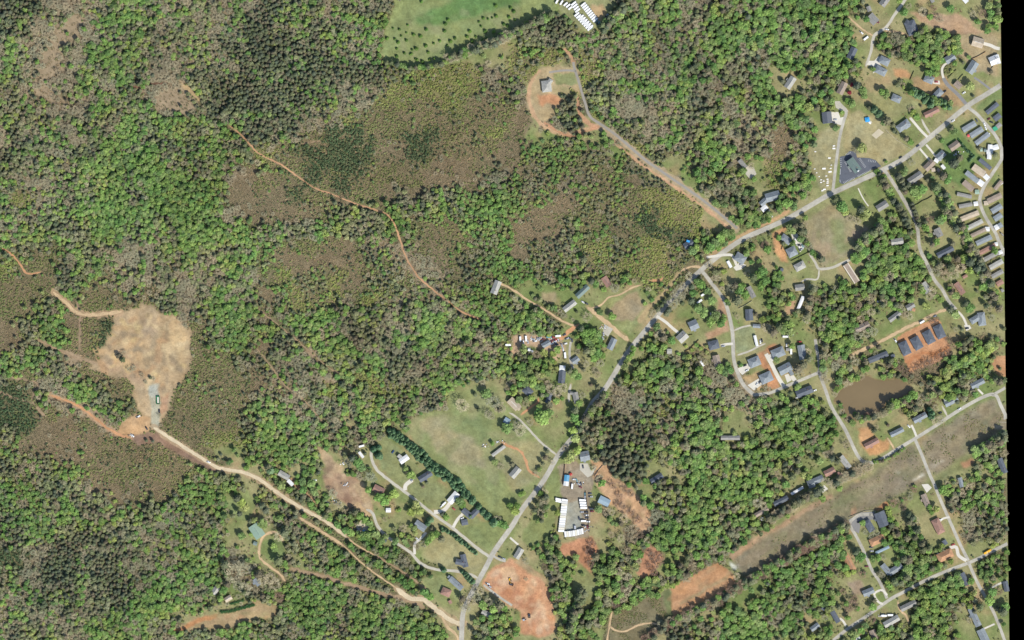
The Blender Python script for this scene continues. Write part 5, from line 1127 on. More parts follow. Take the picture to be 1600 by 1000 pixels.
# ------------------------------------------------------------------ vegetation
def leafmat(name, rough=.8):
    m = mat(name, attr='tint', attr_type='INSTANCER', rough=rough, scale=.7, amp=.22, spec=.15); t = m.node_tree; L = t.links
    b = t.nodes['Principled BSDF']; src = b.inputs['Base Color'].links[0].from_socket
    a = t.nodes.new('ShaderNodeAttribute'); a.attribute_name = 'leafshade'; a.attribute_type = 'GEOMETRY'
    v = t.nodes.new('ShaderNodeVectorMath'); v.operation = 'MULTIPLY'; L.new(src, v.inputs[0]); L.new(a.outputs['Color'], v.inputs[1]); L.new(v.outputs[0], b.inputs['Base Color']); return m
LEAF = leafmat('foliage'); BARK = mat('bark', (.13,.10,.075), amp=.3)
def crown_mesh(name, kind, seed):
    """unit crown: radius about 1, sits from z=0 upward; scaled per tree"""
    r = np.random.default_rng(seed); V = []; F = []; shade = []
    def tri(a, b, c, s): k = len(V); V.extend([a, b, c]); F.append((k, k + 1, k + 2)); shade.extend([s] * 3)
    def quad(c, n, u, w_, h_, s):
        n = n / (np.linalg.norm(n) + 1e-9); u = u - n * np.dot(u, n); u /= (np.linalg.norm(u) + 1e-9); v = np.cross(n, u); k = len(V)
        j = lambda: 1 + (r.random() - .5) * .5
        V.extend([c - u * w_ * j() - v * h_ * .6 * j(), c + u * w_ * j() - v * h_ * j(), c + u * w_ * .8 * j() + v * h_ * j(), c - u * w_ * .7 * j() + v * h_ * j()]); F.append((k, k + 1, k + 2, k + 3)); shade.extend([s] * 4)
    if kind in ('round', 'bush'):
        nl = 7 if kind == 'round' else 5; lobes = []
        for i in range(nl):
            a = i * 2.4 + r.random() * .8; d = .50 * math.sqrt((i + .4) / nl) * (1 + .3 * r.random()) if i else 0
            lobes.append((np.array([math.cos(a) * d, math.sin(a) * d, .62 + .38 * (1 - d) * r.random() + .15]), .36 + .20 * r.random()))
        nq = 46 if kind == 'round' else 22
        for c, R in lobes:
            tone = .82 + .36 * r.random()
            for _ in range(nq):
                p = r.normal(size=3); p /= np.linalg.norm(p); p[2] = abs(p[2]) * 1.0 - .25 * (r.random() < .3)
                rad = R * (.72 + .38 * r.random()); q_ = c + p * rad
                n = p + r.normal(size=3) * .35 + np.array([0, 0, .45]); quad(q_, n, r.normal(size=3), .085 + .075 * r.random(), .075 + .06 * r.random(), tone * (.70 + .60 * r.random()))
            for _ in range(14):                     # inner leaves close most of the gaps
                p = r.normal(size=3); p /= np.linalg.norm(p); quad(c + p * R * .6, p + r.normal(size=3) * .1, r.normal(size=3), .17, .17, tone * .85)
    elif kind == 'pine':
        for t in range(9):
            z = .35 + 1.5 * t / 8; R = (1.0 - .75 * (t / 8) ** 1.3) * (.8 + .3 * r.random()); nb = 9 - t // 2; a0 = r.random() * 6
            for b_ in range(nb):
                a = a0 + b_ * 2 * math.pi / nb + r.random() * .4; d = np.array([math.cos(a), math.sin(a), .12]); tone = .75 + .5 * r.random()
                for s_ in (.35, .6, .85):
                    c = np.array([0, 0, z]) + d * R * s_ * (.85 + .3 * r.random()); quad(c, np.array([r.normal() * .35, r.normal() * .35, 1.]) + d * .35, d, .20, .13, tone * (.85 + .3 * r.random()))
        for _ in range(10): p = r.normal(size=3) * .22; quad(np.array([p[0], p[1], 1.0 + p[2]]), np.array([p[0], p[1], .8]), r.normal(size=3), .2, .2, .8)
    elif kind == 'cypress':
        for _ in range(170):
            t = r.random(); a = r.random() * 6.283; R = (1 - .75 * t ** 1.5) * (.75 + .3 * r.random()); p = np.array([math.cos(a) * R, math.sin(a) * R, .2 + 2.0 * t]); quad(p, np.array([math.cos(a), math.sin(a), .7]) + r.normal(size=3) * .35, np.array([0, 0, 1.]), .16, .15, .75 + .5 * r.random())
        for t in range(8): quad(np.array([0, 0, .3 + .25 * t]), np.array([.2, .2, 1.]), r.normal(size=3), .7 - .07 * t, .7 - .07 * t, .8)
    elif kind == 'bare':
        def limb(a, b, w_, s):
            d = b - a; u = np.cross(d, [0, 0, 1.]); u = u / (np.linalg.norm(u) + 1e-6) * w_; tri(a - u, a + u, b, s); 
        for i in range(11):
            a = i * 2.4 + r.random(); e = np.array([math.cos(a), math.sin(a), 0]) * (.35 + .4 * r.random()) + np.array([0, 0, .7 + .5 * r.random()]); limb(np.array([0, 0, .1]), e, .035, .8)
            for j in range(9):
                a2 = a + r.normal() * 1.0; e2 = e + np.array([math.cos(a2), math.sin(a2), .3 * r.normal() + .15]) * (.25 + .3 * r.random()); limb(e * .8 if j % 2 else e, e2, .022, .9 + .3 * r.random())
                for _ in range(3): e3 = e2 + r.normal(size=3) * np.array([.17, .17, .1]); limb(e2 * .9 + e * .1, e3, .028, .85 + .5 * r.random())
    elif kind == 'sapling':
        for i in range(4):
            c = np.array([r.normal() * .35, r.normal() * .35, .45 + .3 * r.random()])
            for _ in range(9): p = r.normal(size=3); p /= np.linalg.norm(p); p[2] = abs(p[2]); quad(c + p * .38, p + r.normal(size=3) * .4, r.normal(size=3), .20, .17, .7 + .6 * r.random())
    elif kind == 'twiggy':
        for i in range(46):
            a = r.random() * 6.283; R = .3 + .8 * r.random(); b = np.array([math.cos(a) * R, math.sin(a) * R, .5 + .6 * r.random()]); c = np.array([0, 0, .05]) + b * .35 * r.random(); d = b - c; u = np.cross(d, [0, 0, 1.]); u = u / (np.linalg.norm(u) + 1e-6) * .075; tri(c - u, c + u, b, .75 + .5 * r.random())
    me = bpy.data.meshes.new(name); me.from_pydata([tuple(v) for v in V], [], F); me.update()
    a = me.attributes.new('leafshade', 'FLOAT_COLOR', 'POINT'); sh = np.ones((len(V), 4), np.float32); sh[:, :3] = np.array(shade)[:, None]; a.data.foreach_set('color', sh.ravel())
    me.materials.append(LEAF); return me
def trunk_mesh(name, h):       # tapered trunk with limbs, unit height h
    m = MB(); m.cyl(0, 0, -.4, h * .75, .055, .03, 6)
    for i in range(4):
        a = i * 1.6 + .3; m.poly([(.02, 0, h * .4), (-.02, 0, h * .4), (0, .02, h * .44), (math.cos(a) * .4, math.sin(a) * .4, h * .85)], [(0, 1, 3), (1, 2, 3), (2, 0, 3)])
    return m.mesh(name, BARK)
NV = 5
KM = {k: [crown_mesh('crown', k, 100 * i + j) for j in range(NV)] for i, k in enumerate(('round', 'bush', 'pine', 'cypress', 'bare', 'sapling', 'twiggy'))}
TR = trunk_mesh('trunk', 1.0)
# species: mesh kind, colours (sRGB as seen), height / radius
SP = {
 'g': ('round', [(116,146,80),(108,138,74),(128,152,86),(100,132,76),(122,144,88),(112,134,82),(130,146,94),(104,126,82)], 1.5),
 'y': ('round', [(138,154,84),(144,154,92),(132,150,82),(142,150,96)], 1.45),
 'o': ('round', [(132,136,104),(124,130,98),(138,138,112),(118,124,92),(140,144,104),(128,126,104)], 1.5),
 'p': ('pine', [(108,112,88),(98,106,84),(116,115,93),(94,102,86),(104,112,82),(112,106,90)], 2.2),
 'c': ('cypress', [(100,128,96),(92,122,92),(106,132,100)], 1.3),
 'b': ('bare', [(164,156,132),(156,150,128),(172,162,138),(150,148,126),(158,146,124)], 1.7),
 'q': ('bare', [(122,104,92),(132,108,96)], 1.7),
 'm': ('round', [(120,46,56),(106,50,54)], 1.3),
}
def tint(cols, k, r, v=.12): c = lin(cols[k % len(cols)]) * np.array([.89, .885, .79]); return c * (1 + (r.random() - .5) * 2 * v)
YARD = []      # hand placed trees: x, y, r, species
def T(s):
    for w_ in s.split(): x, y, r_, k = w_.split(','); YARD.append((float(x), float(y), float(r_), k))
T("1412,20,7,g 1441,19,7,b 1458,13,5,q 1484,14,7,g 1535,21,6,q 1520,22,5,b 1545,10,7,g 1560,30,8,g 1555,42,6,g 1527,34,6,g 1513,89,4,g 1548,112,4,p 1504,98,3,p 1467,30,6,b 1452,27,6,g")
T("1384,145,6,g 1385,190,8,p 1380,192,6,g 1397,205,4,p 1401,208,3,p 1415,217,5,p 1422,222,6,g 1426,177,6,y 1432,183,6,g 1424,171,5,b 1467,216,4,b 1471,220,5,g 1490,206,7,g 1486,201,5,p 1554,242,5,p 1515,135,8,y 1499,247,6,p 1520,150,3,p 1495,251,5,p 1439,166,2.5,p")
T("1283,147,7,g 1274,141,5,p 1298,159,7,g 1291,155,5,p 1254,143,5,p 1272,158,7,g 1264,168,8,y 1228,160,9,g 1246,166,7,g 1305,200,6,g 1271,226,6,p 1346,232,9,y 1338,236,5,b 1366,172,7,c 1373,178,7,c 1358,168,5,p 1338,135,7,p 1346,141,8,g 1331,133,4,m 1327,145,4,m 1330,163,7,g 1324,158,6,g 1377,144,6,g 1384,149,7,g 1350,150,6,g 1394,195,5,p 1219,185,6,p 1243,215,6,p 1316,176,4,g")
T("1315,323,10,g 1319,332,7,y 1304,312,6,p 1353,334,9,y 1345,327,7,p 1349,340,7,y 1327,341,6,b 1340,345,6,b 1376,345,7,g 1373,356,8,p 1383,352,7,g 1235,358,9,g 1252,362,7,p 1250,373,7,g 1256,352,6,b 1216,325,6,g 1228,317,9,g 1240,322,7,g 1219,330,5,g 1202,335,6,g 1213,327,5,p 1205,322,4,p")
T("1412,268,8,g 1403,276,7,p 1428,299,10,g 1440,296,9,g 1433,305,8,g 1418,290,6,p 1462,292,8,p 1465,300,8,g 1480,280,8,g 1473,276,7,p 1489,256,9,p 1496,262,6,g 1480,320,10,g 1484,331,8,g 1467,345,8,g 1473,341,7,g 1453,344,6,q 1445,356,7,g 1422,363,5,p 1427,362,4,g 1384,253,3,g")
T("1462,379,7,g 1456,382,5,p 1488,381,5,p 1492,461,7,g 1486,457,5,p 1514,481,9,g 1508,475,6,p 1492,491,8,g 1484,484,6,p 1540,478,5,p 1546,471,4,p 1552,467,4,p 1535,449,7,g 1526,455,3,p 1560,482,7,p 1456,456,7,b 1452,463,6,b 1446,478,7,y 1480,405,7,g 1506,405,8,y 1500,420,8,b 1485,418,8,p 1515,410,8,p 1462,425,7,b 1473,420,8,b 1490,430,7,b 1477,431,7,b 1466,415,7,p 1495,405,6,p")
T("1186,408,5,g 1155,455,8,g 1164,461,8,g 1151,469,9,p 1143,450,7,b 1148,446,6,p 1158,448,8,g 1183,430,9,g 1191,424,9,g 1195,438,9,g 1176,434,8,p 1189,447,8,g 1095,445,8,g 1088,440,6,g 1091,482,9,g 1099,488,9,g 1083,458,7,g 1105,455,7,g 1112,470,8,g 1120,492,7,b 1080,470,6,p 1152,495,4,b 1081,392,8,g 1087,388,7,g 1110,386,9,g 1118,379,9,g 1126,371,9,g 1133,365,8,g 1104,391,6,g 1195,382,6,q 1076,432,6,b 1108,414,6,b 1199,390,7,g 1172,375,3,b")
T("930,444,7,g 924,440,6,p 893,451,4,p 910,432,6,g 916,430,6,y 956,494,7,g 937,487,6,g 918,495,7,b 901,487,3,p 961,450,7,b 943,452,5,g 886,440,7,g 877,437,7,g 912,405,6,p")
T("913,521,8,g 924,519,8,g 934,522,7,g 916,531,8,g 927,531,8,g 936,531,7,g 908,514,6,p 922,536,8,g 925,548,8,g 934,552,8,g 928,560,7,g 917,548,7,p 941,556,6,g 905,541,5,g 818,545,8,g 813,552,5,b 850,551,7,y 871,546,7,g 864,553,6,y 896,584,8,g 903,589,7,g 890,580,6,p 930,578,5,b 934,585,5,b 934,604,5,p 938,568,6,b 838,554,6,b 861,608,8,b 871,612,8,b 880,606,7,b 822,598,7,g 832,600,7,g 812,600,6,g")
T("1026,511,7,g 1031,524,8,b 1036,527,7,p 1049,532,7,g 1110,503,9,g 1125,505,8,g 1118,494,9,g 1130,497,7,g 1092,579,8,g 1126,575,8,g 1133,581,8,g 1140,578,7,g 1137,570,6,g 1198,512,7,b 1192,500,6,y 1224,514,8,g 1234,519,8,g 1246,576,8,p 1254,570,8,p 1263,560,7,p 1250,585,7,b 1263,549,5,b 1207,519,8,p 1216,512,7,p 1232,507,8,g")
T("847,652,13,g 856,646,9,g 842,644,8,g 790,669,9,g 797,667,6,g 813,672,9,b 808,664,6,b 782,637,8,b 771,628,10,b 760,615,9,g 768,650,6,b 780,640,5,p 722,633,10,b 742,616,4,p 748,640,4,p 743,617,3,p 763,647,6,b 821,631,5,b 830,622,6,y 769,693,4,g 773,722,6,g 782,728,5,b 800,725,5,p 855,705,4,p 852,715,5,p 848,724,4,p 843,733,5,g 897,652,8,g 905,662,7,g 912,668,7,b 899,685,8,y 896,672,8,y 893,712,9,y 902,703,8,y 886,718,7,y 910,618,5,b 898,641,7,p 905,630,6,g 863,722,4,b 884,700,5,b 838,740,4,b")
T("584,702,6,c 592,712,7,c 592,699,5,c 559,722,9,g 551,716,7,p 565,730,8,g 634,732,5,g 643,742,8,g 636,738,5,p 593,776,9,g 601,782,9,g 575,765,6,g 584,748,6,b 616,771,8,y 608,777,7,y 650,789,8,y 642,800,7,y 655,798,8,y 579,744,7,b 661,760,3,p 667,754,3,p 718,783,8,g 724,788,6,g 731,776,5,c 738,782,7,c 748,792,6,c 755,800,6,c 762,806,7,c 772,816,8,c 780,818,7,g 788,820,8,g 777,811,6,b 797,790,6,g 804,798,8,y 808,790,6,g 813,772,5,g 819,770,4,g 697,808,6,g 691,803,4,p 675,838,7,g 683,833,6,g 669,845,7,g 690,842,6,p 672,812,6,c 668,818,5,c 652,853,5,b 662,850,5,b")
T("735,806,4,c 727,897,5,c 730,901,5,c 734,905,5,c 738,909,5,c 722,893,4,c 693,890,5,c 822,876,5,b 736,940,7,b 745,932,7,b 755,944,8,g 770,951,8,g 764,940,7,b 780,945,8,p 728,950,7,b 722,935,6,p 664,926,8,g 672,932,7,g 656,905,4,p 750,924,6,b 743,920,5,b")
T("378,785,8,y 371,779,7,p 384,792,7,y 375,802,5,p 398,812,6,g 391,814,5,p 378,837,7,g 411,818,9,g 420,812,7,b 366,893,13,b 380,889,11,b 372,883,9,b 352,882,8,p 412,905,9,b 422,903,9,b 430,912,9,b 404,898,7,p 385,920,9,b 372,915,8,b 351,922,7,g 344,935,6,g 356,912,6,p 437,933,7,q 410,931,5,p 435,876,8,p 445,880,6,g 436,838,7,b 445,832,8,p 428,853,6,g 430,858,6,g 382,925,5,p")
T("186,556,5,p 192,562,5,p 194,552,4,b 240,592,3,b 222,586,4,b 210,575,4,b 235,590,3,p 228,597,3,b 204,577,5,b 250,648,3,b 239,689,3,p 229,688,3,p")
T("423,735,7,c 420,730,6,p 440,758,8,g 452,765,6,g 474,752,7,g 486,755,8,g 474,765,7,g 492,768,8,g 416,797,6,p 410,790,6,p 555,800,6,p 562,806,7,g 570,812,7,g 578,818,7,g 552,796,5,p 580,826,6,g 588,835,8,g 596,845,7,g 602,838,6,g 618,845,7,g 515,810,6,g 528,820,7,g 540,828,7,g 548,832,7,g 508,806,6,p 530,788,5,b 520,770,6,b")
T("946,690,3,b 957,758,6,q 975,762,5,q 940,755,7,g 937,748,6,b 985,770,6,q 968,775,5,q 1005,786,6,p 1016,790,7,g 965,788,5,q 955,800,6,b 972,790,5,q 935,795,7,g 948,800,7,b 985,800,6,q 998,812,6,q 975,810,7,b 990,825,7,b 1000,835,6,q 920,862,6,q 925,850,6,q 930,870,7,p 922,880,6,q 1018,868,6,q 1028,880,7,q 1022,893,6,q 1034,870,6,q 1013,882,4,q 857,895,6,b 850,885,5,q 862,905,6,p 900,870,6,g 955,835,5,b 985,835,5,b 970,840,6,b 822,905,3,b 901,712,4,b 928,731,4,b")
T("1408,575,5,q 1420,580,5,q 1430,575,5,q 1440,572,5,q 1448,568,6,q 1455,565,5,q 1463,560,5,q 1470,555,5,q 1476,552,5,q 1484,548,5,q 1482,530,5,q 1488,538,5,q 1414,583,5,q 1456,503,5,q 1463,500,5,q 1340,525,7,b 1352,522,6,b 1365,518,7,b 1345,498,6,b 1360,488,6,b 1372,542,5,p 1368,552,4,b 1360,548,4,g")
T("1452,640,5,c 1455,646,6,c 1457,652,5,c 1462,657,7,b 1470,655,7,b 1454,650,5,c 1510,605,5,b 1515,600,5,b 1500,612,3,c 1555,592,5,p 1561,596,7,p 1568,594,6,p 1562,576,3,p 1365,672,5,p 1368,668,4,b 1387,664,3,p 1398,630,9,g 1390,634,8,p 1408,628,8,g 1418,622,8,g 1427,618,8,g 1380,642,6,p 1345,656,7,g 1338,650,6,p 1332,660,6,g 1356,650,6,q 1365,648,5,b 1495,628,4,p 1302,655,6,g 1310,595,7,g 1330,590,7,g")
T("1472,765,8,g 1478,770,7,g 1462,795,6,y 1455,800,5,g 1452,792,5,g 1430,812,6,b 1453,870,4,p 1456,888,5,p 1453,876,4,p 1463,889,6,g 1462,860,4,g 1399,828,5,b 1410,792,6,q 1395,786,6,q 1368,832,5,b 1352,832,4,b 1363,873,6,g 1371,872,6,g 1406,868,5,g 1345,870,9,g 1337,862,7,p 1347,897,6,q 1350,895,4,g 1407,880,3,g 1380,870,4,b 1331,945,8,q 1326,950,6,q 1335,935,6,q 1317,924,5,q 1310,948,5,p 1363,948,7,g 1365,938,5,p 1345,985,7,g 1352,978,6,g 1362,967,6,q 1386,910,5,y 1520,870,2,g 1530,948,7,p 1522,955,4,p 1566,955,8,p 1570,948,8,g 1545,938,9,g 1550,925,8,g 1560,924,6,q 1568,975,4,g 1540,905,6,g 1275,770,8,p 1282,764,6,p 1290,752,6,b 1263,745,6,g 1255,742,7,y 1245,736,6,p 1237,744,7,p 1228,757,7,g 1183,786,7,b 1193,790,6,b 1200,770,8,g 1308,720,6,p 1300,716,6,p 1280,720,7,g 1310,748,6,p")
# lines of trees: points, half width, species string, radius range, spacing px
for pts, hw, spx, r0, r1, sp_ in [
 ([(610,675),(627,686),(642,697),(652,706),(667,720),(686,736),(702,747),(721,765),(732,776)], 5, 'c', 4.2, 5.4, 3.4),
 ([(690,825),(702,832),(715,841),(735,857),(744,866)], 2.5, 'c', 3, 4, 3.4),
 ([(1424,142),(1442,150),(1455,159),(1470,161),(1484,167)], 4, 'ccg', 4.5, 6, 3.6),
 ([(1372,268),(1380,282),(1392,306),(1405,326),(1414,340),(1420,356)], 3, 'ppg', 4.5, 6.5, 5),
 ([(1409,284),(1414,300)], 2, 'p', 5, 6, 5), ([(1425,318),(1432,340),(1436,352)], 1.5, 'p', 4, 5, 6),
 ([(1472,304),(1485,332),(1497,352),(1508,372),(1520,395),(1532,420),(1545,446),(1556,465)], 5, 'gppyb', 5, 7.5, 4.2),
 ([(1092,441),(1073,456),(1054,475),(1040,492)], 2.5, 'bpb', 4.5, 6, 6),
 ([(1066,445),(1048,462),(1028,482),(1014,500)], 2, 'pb', 3.5, 5, 8),
 ([(990,545),(982,560),(975,572)], 2.5, 'gp', 4, 6, 7), ([(945,615),(930,634),(915,655),(903,675)], 3, 'pgp', 5, 7, 5),
 ([(1010,1000),(1040,976),(1075,960),(1100,948),(1130,932),(1150,920),(1175,905),(1200,888),(1235,870),(1262,852),(1300,835),(1325,818)], 4, 'qpgbq', 4.5, 6.5, 4),
 ([(1203,812),(1222,800),(1242,788),(1256,778),(1268,770)], 4, 'bpb', 5, 7, 4.5), ([(1300,756),(1318,747),(1336,740),(1350,730),(1362,727)], 3.5, 'bpb', 5, 6.5, 5),
 ([(1524,706),(1540,698),(1556,690),(1572,680)], 5, 'ggp', 6, 8, 4.5), ([(1366,722),(1385,718),(1402,708),(1412,700)], 1.2, 'pg', 2.5, 3.5, 4),
 ([(1290,540),(1284,560),(1286,580),(1288,596)], 3, 'bpg', 5, 7, 6), ([(1262,500),(1264,480),(1266,462),(1270,448)], 3, 'pbp', 5, 7, 5),
 ([(1240,352),(1256,362),(1260,380),(1270,395),(1282,405),(1288,412)], 3, 'pbg', 4.5, 6.5, 5),
 ([(1340,388),(1352,372),(1366,362),(1378,355)], 4, 'pgg', 6, 7.5, 5), ([(1335,405),(1345,398),(1352,388)], 4, 'gg', 6, 7, 5),
 ([(612,98),(640,106),(670,104),(695,98),(712,88)], 2, 'gp', 4, 5.5, 4.5), ([(700,92),(725,82),(748,76),(768,68),(790,58),(812,46),(838,34),(862,24)], 4, 'gpb', 5, 7, 4.5),
 ([(942,44),(952,34),(965,22),(978,8)], 4, 'pg', 5, 7, 4.5), ([(1135,470),(1140,478)], 2, 'g', 4, 5, 5),
 ([(1336,650),(1350,654),(1366,650),(1384,644),(1396,636),(1414,626)], 2.5, 'gpb', 4.5, 6, 5),
 ([(1475,585),(1490,575),(1510,562),(1530,552),(1550,540)], 5, 'gyg', 5, 7, 5), ([(1304,615),(1312,604),(1330,594),(1346,588)], 2.5, 'gby', 4, 6, 5),
 ([(1312,632),(1318,648),(1328,662)], 1.5, 'bg', 3.5, 5, 6), ([(1430,760),(1420,775),(1400,785)], 2.5, 'qgb', 3, 5, 7),
 ([(1420,805),(1428,825),(1430,845),(1440,855),(1452,860)], 4, 'ggp', 5.5, 7.5, 5), ([(1400,850),(1412,865),(1418,885),(1410,905),(1395,912)], 4, 'gpg', 5.5, 7.5, 5),
 ([(1500,224),(1510,234),(1520,243)], 1.2, 'c', 2, 2.8, 2.6), ([(1521,243),(1514,252)], 1.2, 'c', 2, 2.8, 2.6),
 ([(860,845),(858,865),(862,880)], 5, 'pgg', 4.5, 6, 6), ([(848,770),(852,790),(840,815)], 4, 'gbp', 4, 6, 6),
 ([(910,925),(905,945),(898,965),(892,985)], 4, 'pgp', 6, 8, 5), ([(985,905),(978,922),(970,935),(960,945)], 4, 'gqb', 5, 6.5, 5)]:
    L_ = smooth(pts, 4); P_ = np.array(L_); seg = np.r_[0, np.cumsum(np.hypot(*np.diff(P_, axis=0).T))]; t = 0.; rr = random.Random(int(pts[0][0] * 7))
    while t < seg[-1]:
        for side in ((-1, 1) if hw >= 3.5 else (0,)):
            x = np.interp(t, seg, P_[:, 0]) + rr.gauss(0, hw * .35); y = np.interp(t, seg, P_[:, 1]) + rr.gauss(0, hw * .35)
            dx = np.interp(min(t + 1, seg[-1]), seg, P_[:, 0]) - np.interp(max(t - 1, 0), seg, P_[:, 0]); dy = np.interp(min(t + 1, seg[-1]), seg, P_[:, 1]) - np.interp(max(t - 1, 0), seg, P_[:, 1]); Ln = math.hypot(dx, dy) or 1
            x += -dy / Ln * side * hw * .55; y += dx / Ln * side * hw * .55
            YARD.append((x, y, rr.uniform(r0, r1), rr.choice(spx)))
        t += sp_ * rr.uniform(.8, 1.25)
MEADOW = [(640+x/8+1.5, y/8+1.5) for x, y in [(135,10),(195,355),(470,235),(435,285),(425,375),(125,440),(50,420),(365,500),(190,560),(555,465),(500,505),(460,555),(80,600),(20,610),(220,640),(80,735),(160,770),(235,735),(295,720),(740,380),(705,445),(815,445),(770,500),(715,560),(910,215),(970,225),(1020,210),(1070,190),(855,260),(880,315),(935,380),(1040,385),(1110,415),(1165,290),(1210,310),(1230,200),(1305,235),(1065,60),(1250,85),(1290,130),(905,490),(950,470),(10,660),(290,530)]] + [(637,39),(614,44),(624,46),(600,43),(635,51),(646,54),(657,57),(617,61),(622,66),(635,63),(620,76),(632,83),(620,88),(641,85),(650,76),(649,92),(660,96),(605,60),(627,56)]
rr = random.Random(5)
for x, y in MEADOW: YARD.append((x, y, rr.uniform(1.9, 3.3), 'j'))
SP['j'] = ('cypress', [(92,122,62),(84,112,60),(100,130,66)], 1.15)
# ---- natural woods: two layers of jittered positions read from the land-cover letters
def layer(sp_, seed):
    r = np.random.default_rng(seed); ny_ = int(1090 / (sp_ * .87)); nx_ = int(1660 / sp_); gx, gy = np.meshgrid(np.arange(nx_), np.arange(ny_))
    x = -45 + (gx + .5 * (gy % 2)) * sp_ + r.uniform(-.42, .42, gx.shape) * sp_; y = -45 + gy * sp_ * .87 + r.uniform(-.42, .42, gx.shape) * sp_
    x, y = x.ravel(), y.ravel(); k = x < edge_x(y) - 2; return x[k], y[k], r
def allowed(x, y, seed):
    xi = np.clip(x.astype(int), 0, 1599); yi = np.clip(y.astype(int), 0, 999); out = (x < 0) | (y < 0) | (y > 999)
    return out | ~(ROADMASK[yi, xi] | HOUSEMASK[yi, xi] | OPENMASK[yi, xi])
PA = {'g': dict(g=.72, y=.09, o=.07, p=.07, b=.04), 'm': dict(g=.32, y=.13, o=.22, p=.16, b=.14), 'd': dict(p=.76, g=.09, o=.08, b=.04, y=.02), 'k': dict(p=.54, o=.17, b=.18, g=.08), 'b': dict(b=.56, o=.14, g=.07, y=.08, p=.05), 't': dict(b=.30, g=.03),
      'h': dict(g=.05, o=.05, y=.04, b=.04, p=.02), 'n': dict(b=.10, o=.04, g=.01), 'v': dict(p=.05), 'l': dict(y=.28, o=.12, g=.10, b=.10), 'y': dict(g=.20, o=.08, y=.07, p=.07, b=.08), 'o': dict(g=.010, p=.008, b=.008)}
PB = {'g': .8, 'm': .8, 'd': .7, 'k': .75, 'b': .8, 't': .3, 'h': .97, 'n': .92, 'v': .97, 'l': .97, 'y': .22, 'o': .02}
CB = {'g': (.85,.05,.1), 'm': (.6,.3,.1), 'd': (.5,.35,.15), 'k': (.4,.45,.15), 'b': (.25,.7,.05), 't': (.1,.9,0), 'h': (.52,.34,.14), 'n': (.24,.66,.10), 'v': (.14,.18,.68), 'l': (.75,.2,.05), 'y': (.6,.3,.1), 'o': (.5,.4,.1)}
PE = dict(g=.46, y=.18, o=.13, p=.11, b=.10)
def west(x, y): return (x + 60 * (N(x, y, 50, 700) - .5) < 620) | ((y < 520) & (x + 60 * (N(x, y, 50, 701) - .5) < 1085)) | ((x < 800) & (y < 650))
FOREST = []; yx = np.array([(a, b, c_) for a, b, c_, _ in YARD])
xa, ya, r = layer(7.3, 21); xb, yb, _ = layer(5.5, 25); wa = ~west(xa, ya); wb = west(xb, yb)
x = np.r_[xa[wa], xb[wb]]; y = np.r_[ya[wa], yb[wb]]; fine = np.r_[np.zeros(wa.sum(), bool), np.ones(wb.sum(), bool)]
c = cls_at(x + r.normal(size=len(x)) * 6, y + r.normal(size=len(x)) * 6)
k = allowed(x, y, 0) & ~BIGMASK[np.clip(y.astype(int), 0, 999), np.clip(x.astype(int), 0, 1599)]; x, y, c, fine = x[k], y[k], c[k], fine[k]
nz = N(x, y, 28, 400); nz2 = N(x, y, 60, 430); nz3 = N(x, y, 52, 470); u = r.random(len(x)); lowm = (((x > 790) & (x < 1085) & (y > 232) & (y < 430)) | ((x > 640) & (x < 800) & (y > 335) & (y < 470)) | ((x > 400) & (x < 640) & (y > 375) & (y < 480)))
for i in range(len(x)):
    p = PE if (CLS[c[i]] == 'm' and not fine[i]) else PA[CLS[c[i]]]; acc = 0; sp_k = None; v = (u[i] * .30 + nz[i] * .45 + nz3[i] * 2.2) % 1.0
    for kk, pp in p.items():
        acc += pp
        if v < acc: sp_k = kk; break
    if not sp_k: continue
    if CLS[c[i]] in 'hnvl' and fine[i] and r.random() < .6: continue
    if lowm[i] and CLS[c[i]] != 'g' and r.random() < .35: continue
    d = np.hypot(yx[:, 0] - x[i], yx[:, 1] - y[i])
    if (d < yx[:, 2] * .8 + 2.5).any(): continue
    base = {'g': 4.9, 'y': 4.3, 'o': 4.6, 'p': 4.1, 'b': 4.6}[sp_k] * (.8 + .5 * r.random()) * (.86 + .28 * nz2[i])
    if CLS[c[i]] in 'hnvl': base *= .66
    if fine[i]: base *= .78
    if lowm[i]: base *= .76
    FOREST.append((x[i], y[i], base, sp_k))
x, y, r = layer(3.35, 22); c = cls_at(x + r.normal(size=len(x)) * 5, y + r.normal(size=len(x)) * 5); k = allowed(x, y, 1); x, y, c = x[k], y[k], c[k]
BR = []
nz = N(x, y, 18, 500)
for i in range(len(x)):
    ch = CLS[c[i]]
    if r.random() > PB[ch]: continue
    a, b, _ = CB[ch]; v = (r.random() * .55 + nz[i] * .7 - .12) % 1.0; kd = 0 if v < a else (1 if v < a + b else 2)
    BR.append((x[i], y[i], (1.5 + 1.1 * r.random()) * (1.15 if ch == 'v' else 1), kd, ch))
CORR = [OPEN_[2] for OPEN_ in OPEN if OPEN_[0] in ((144,130,104), (132,120,90))]
for poly in CORR:
    p_ = np.array(poly); n_ = 2600; xx = r.uniform(p_[:, 0].min(), p_[:, 0].max(), n_); yy = r.uniform(p_[:, 1].min(), p_[:, 1].max(), n_); ok = inside(poly, xx, yy) & (N(xx, yy, 12, 810) > .55) & ~ROADMASK[np.clip(yy.astype(int), 0, 999), np.clip(xx.astype(int), 0, 1599)]
    for a_, b_ in zip(xx[ok], yy[ok]): BR.append((a_, b_, .7 + .7 * r.random(), 0 if r.random() < .5 else 1, 'n'))
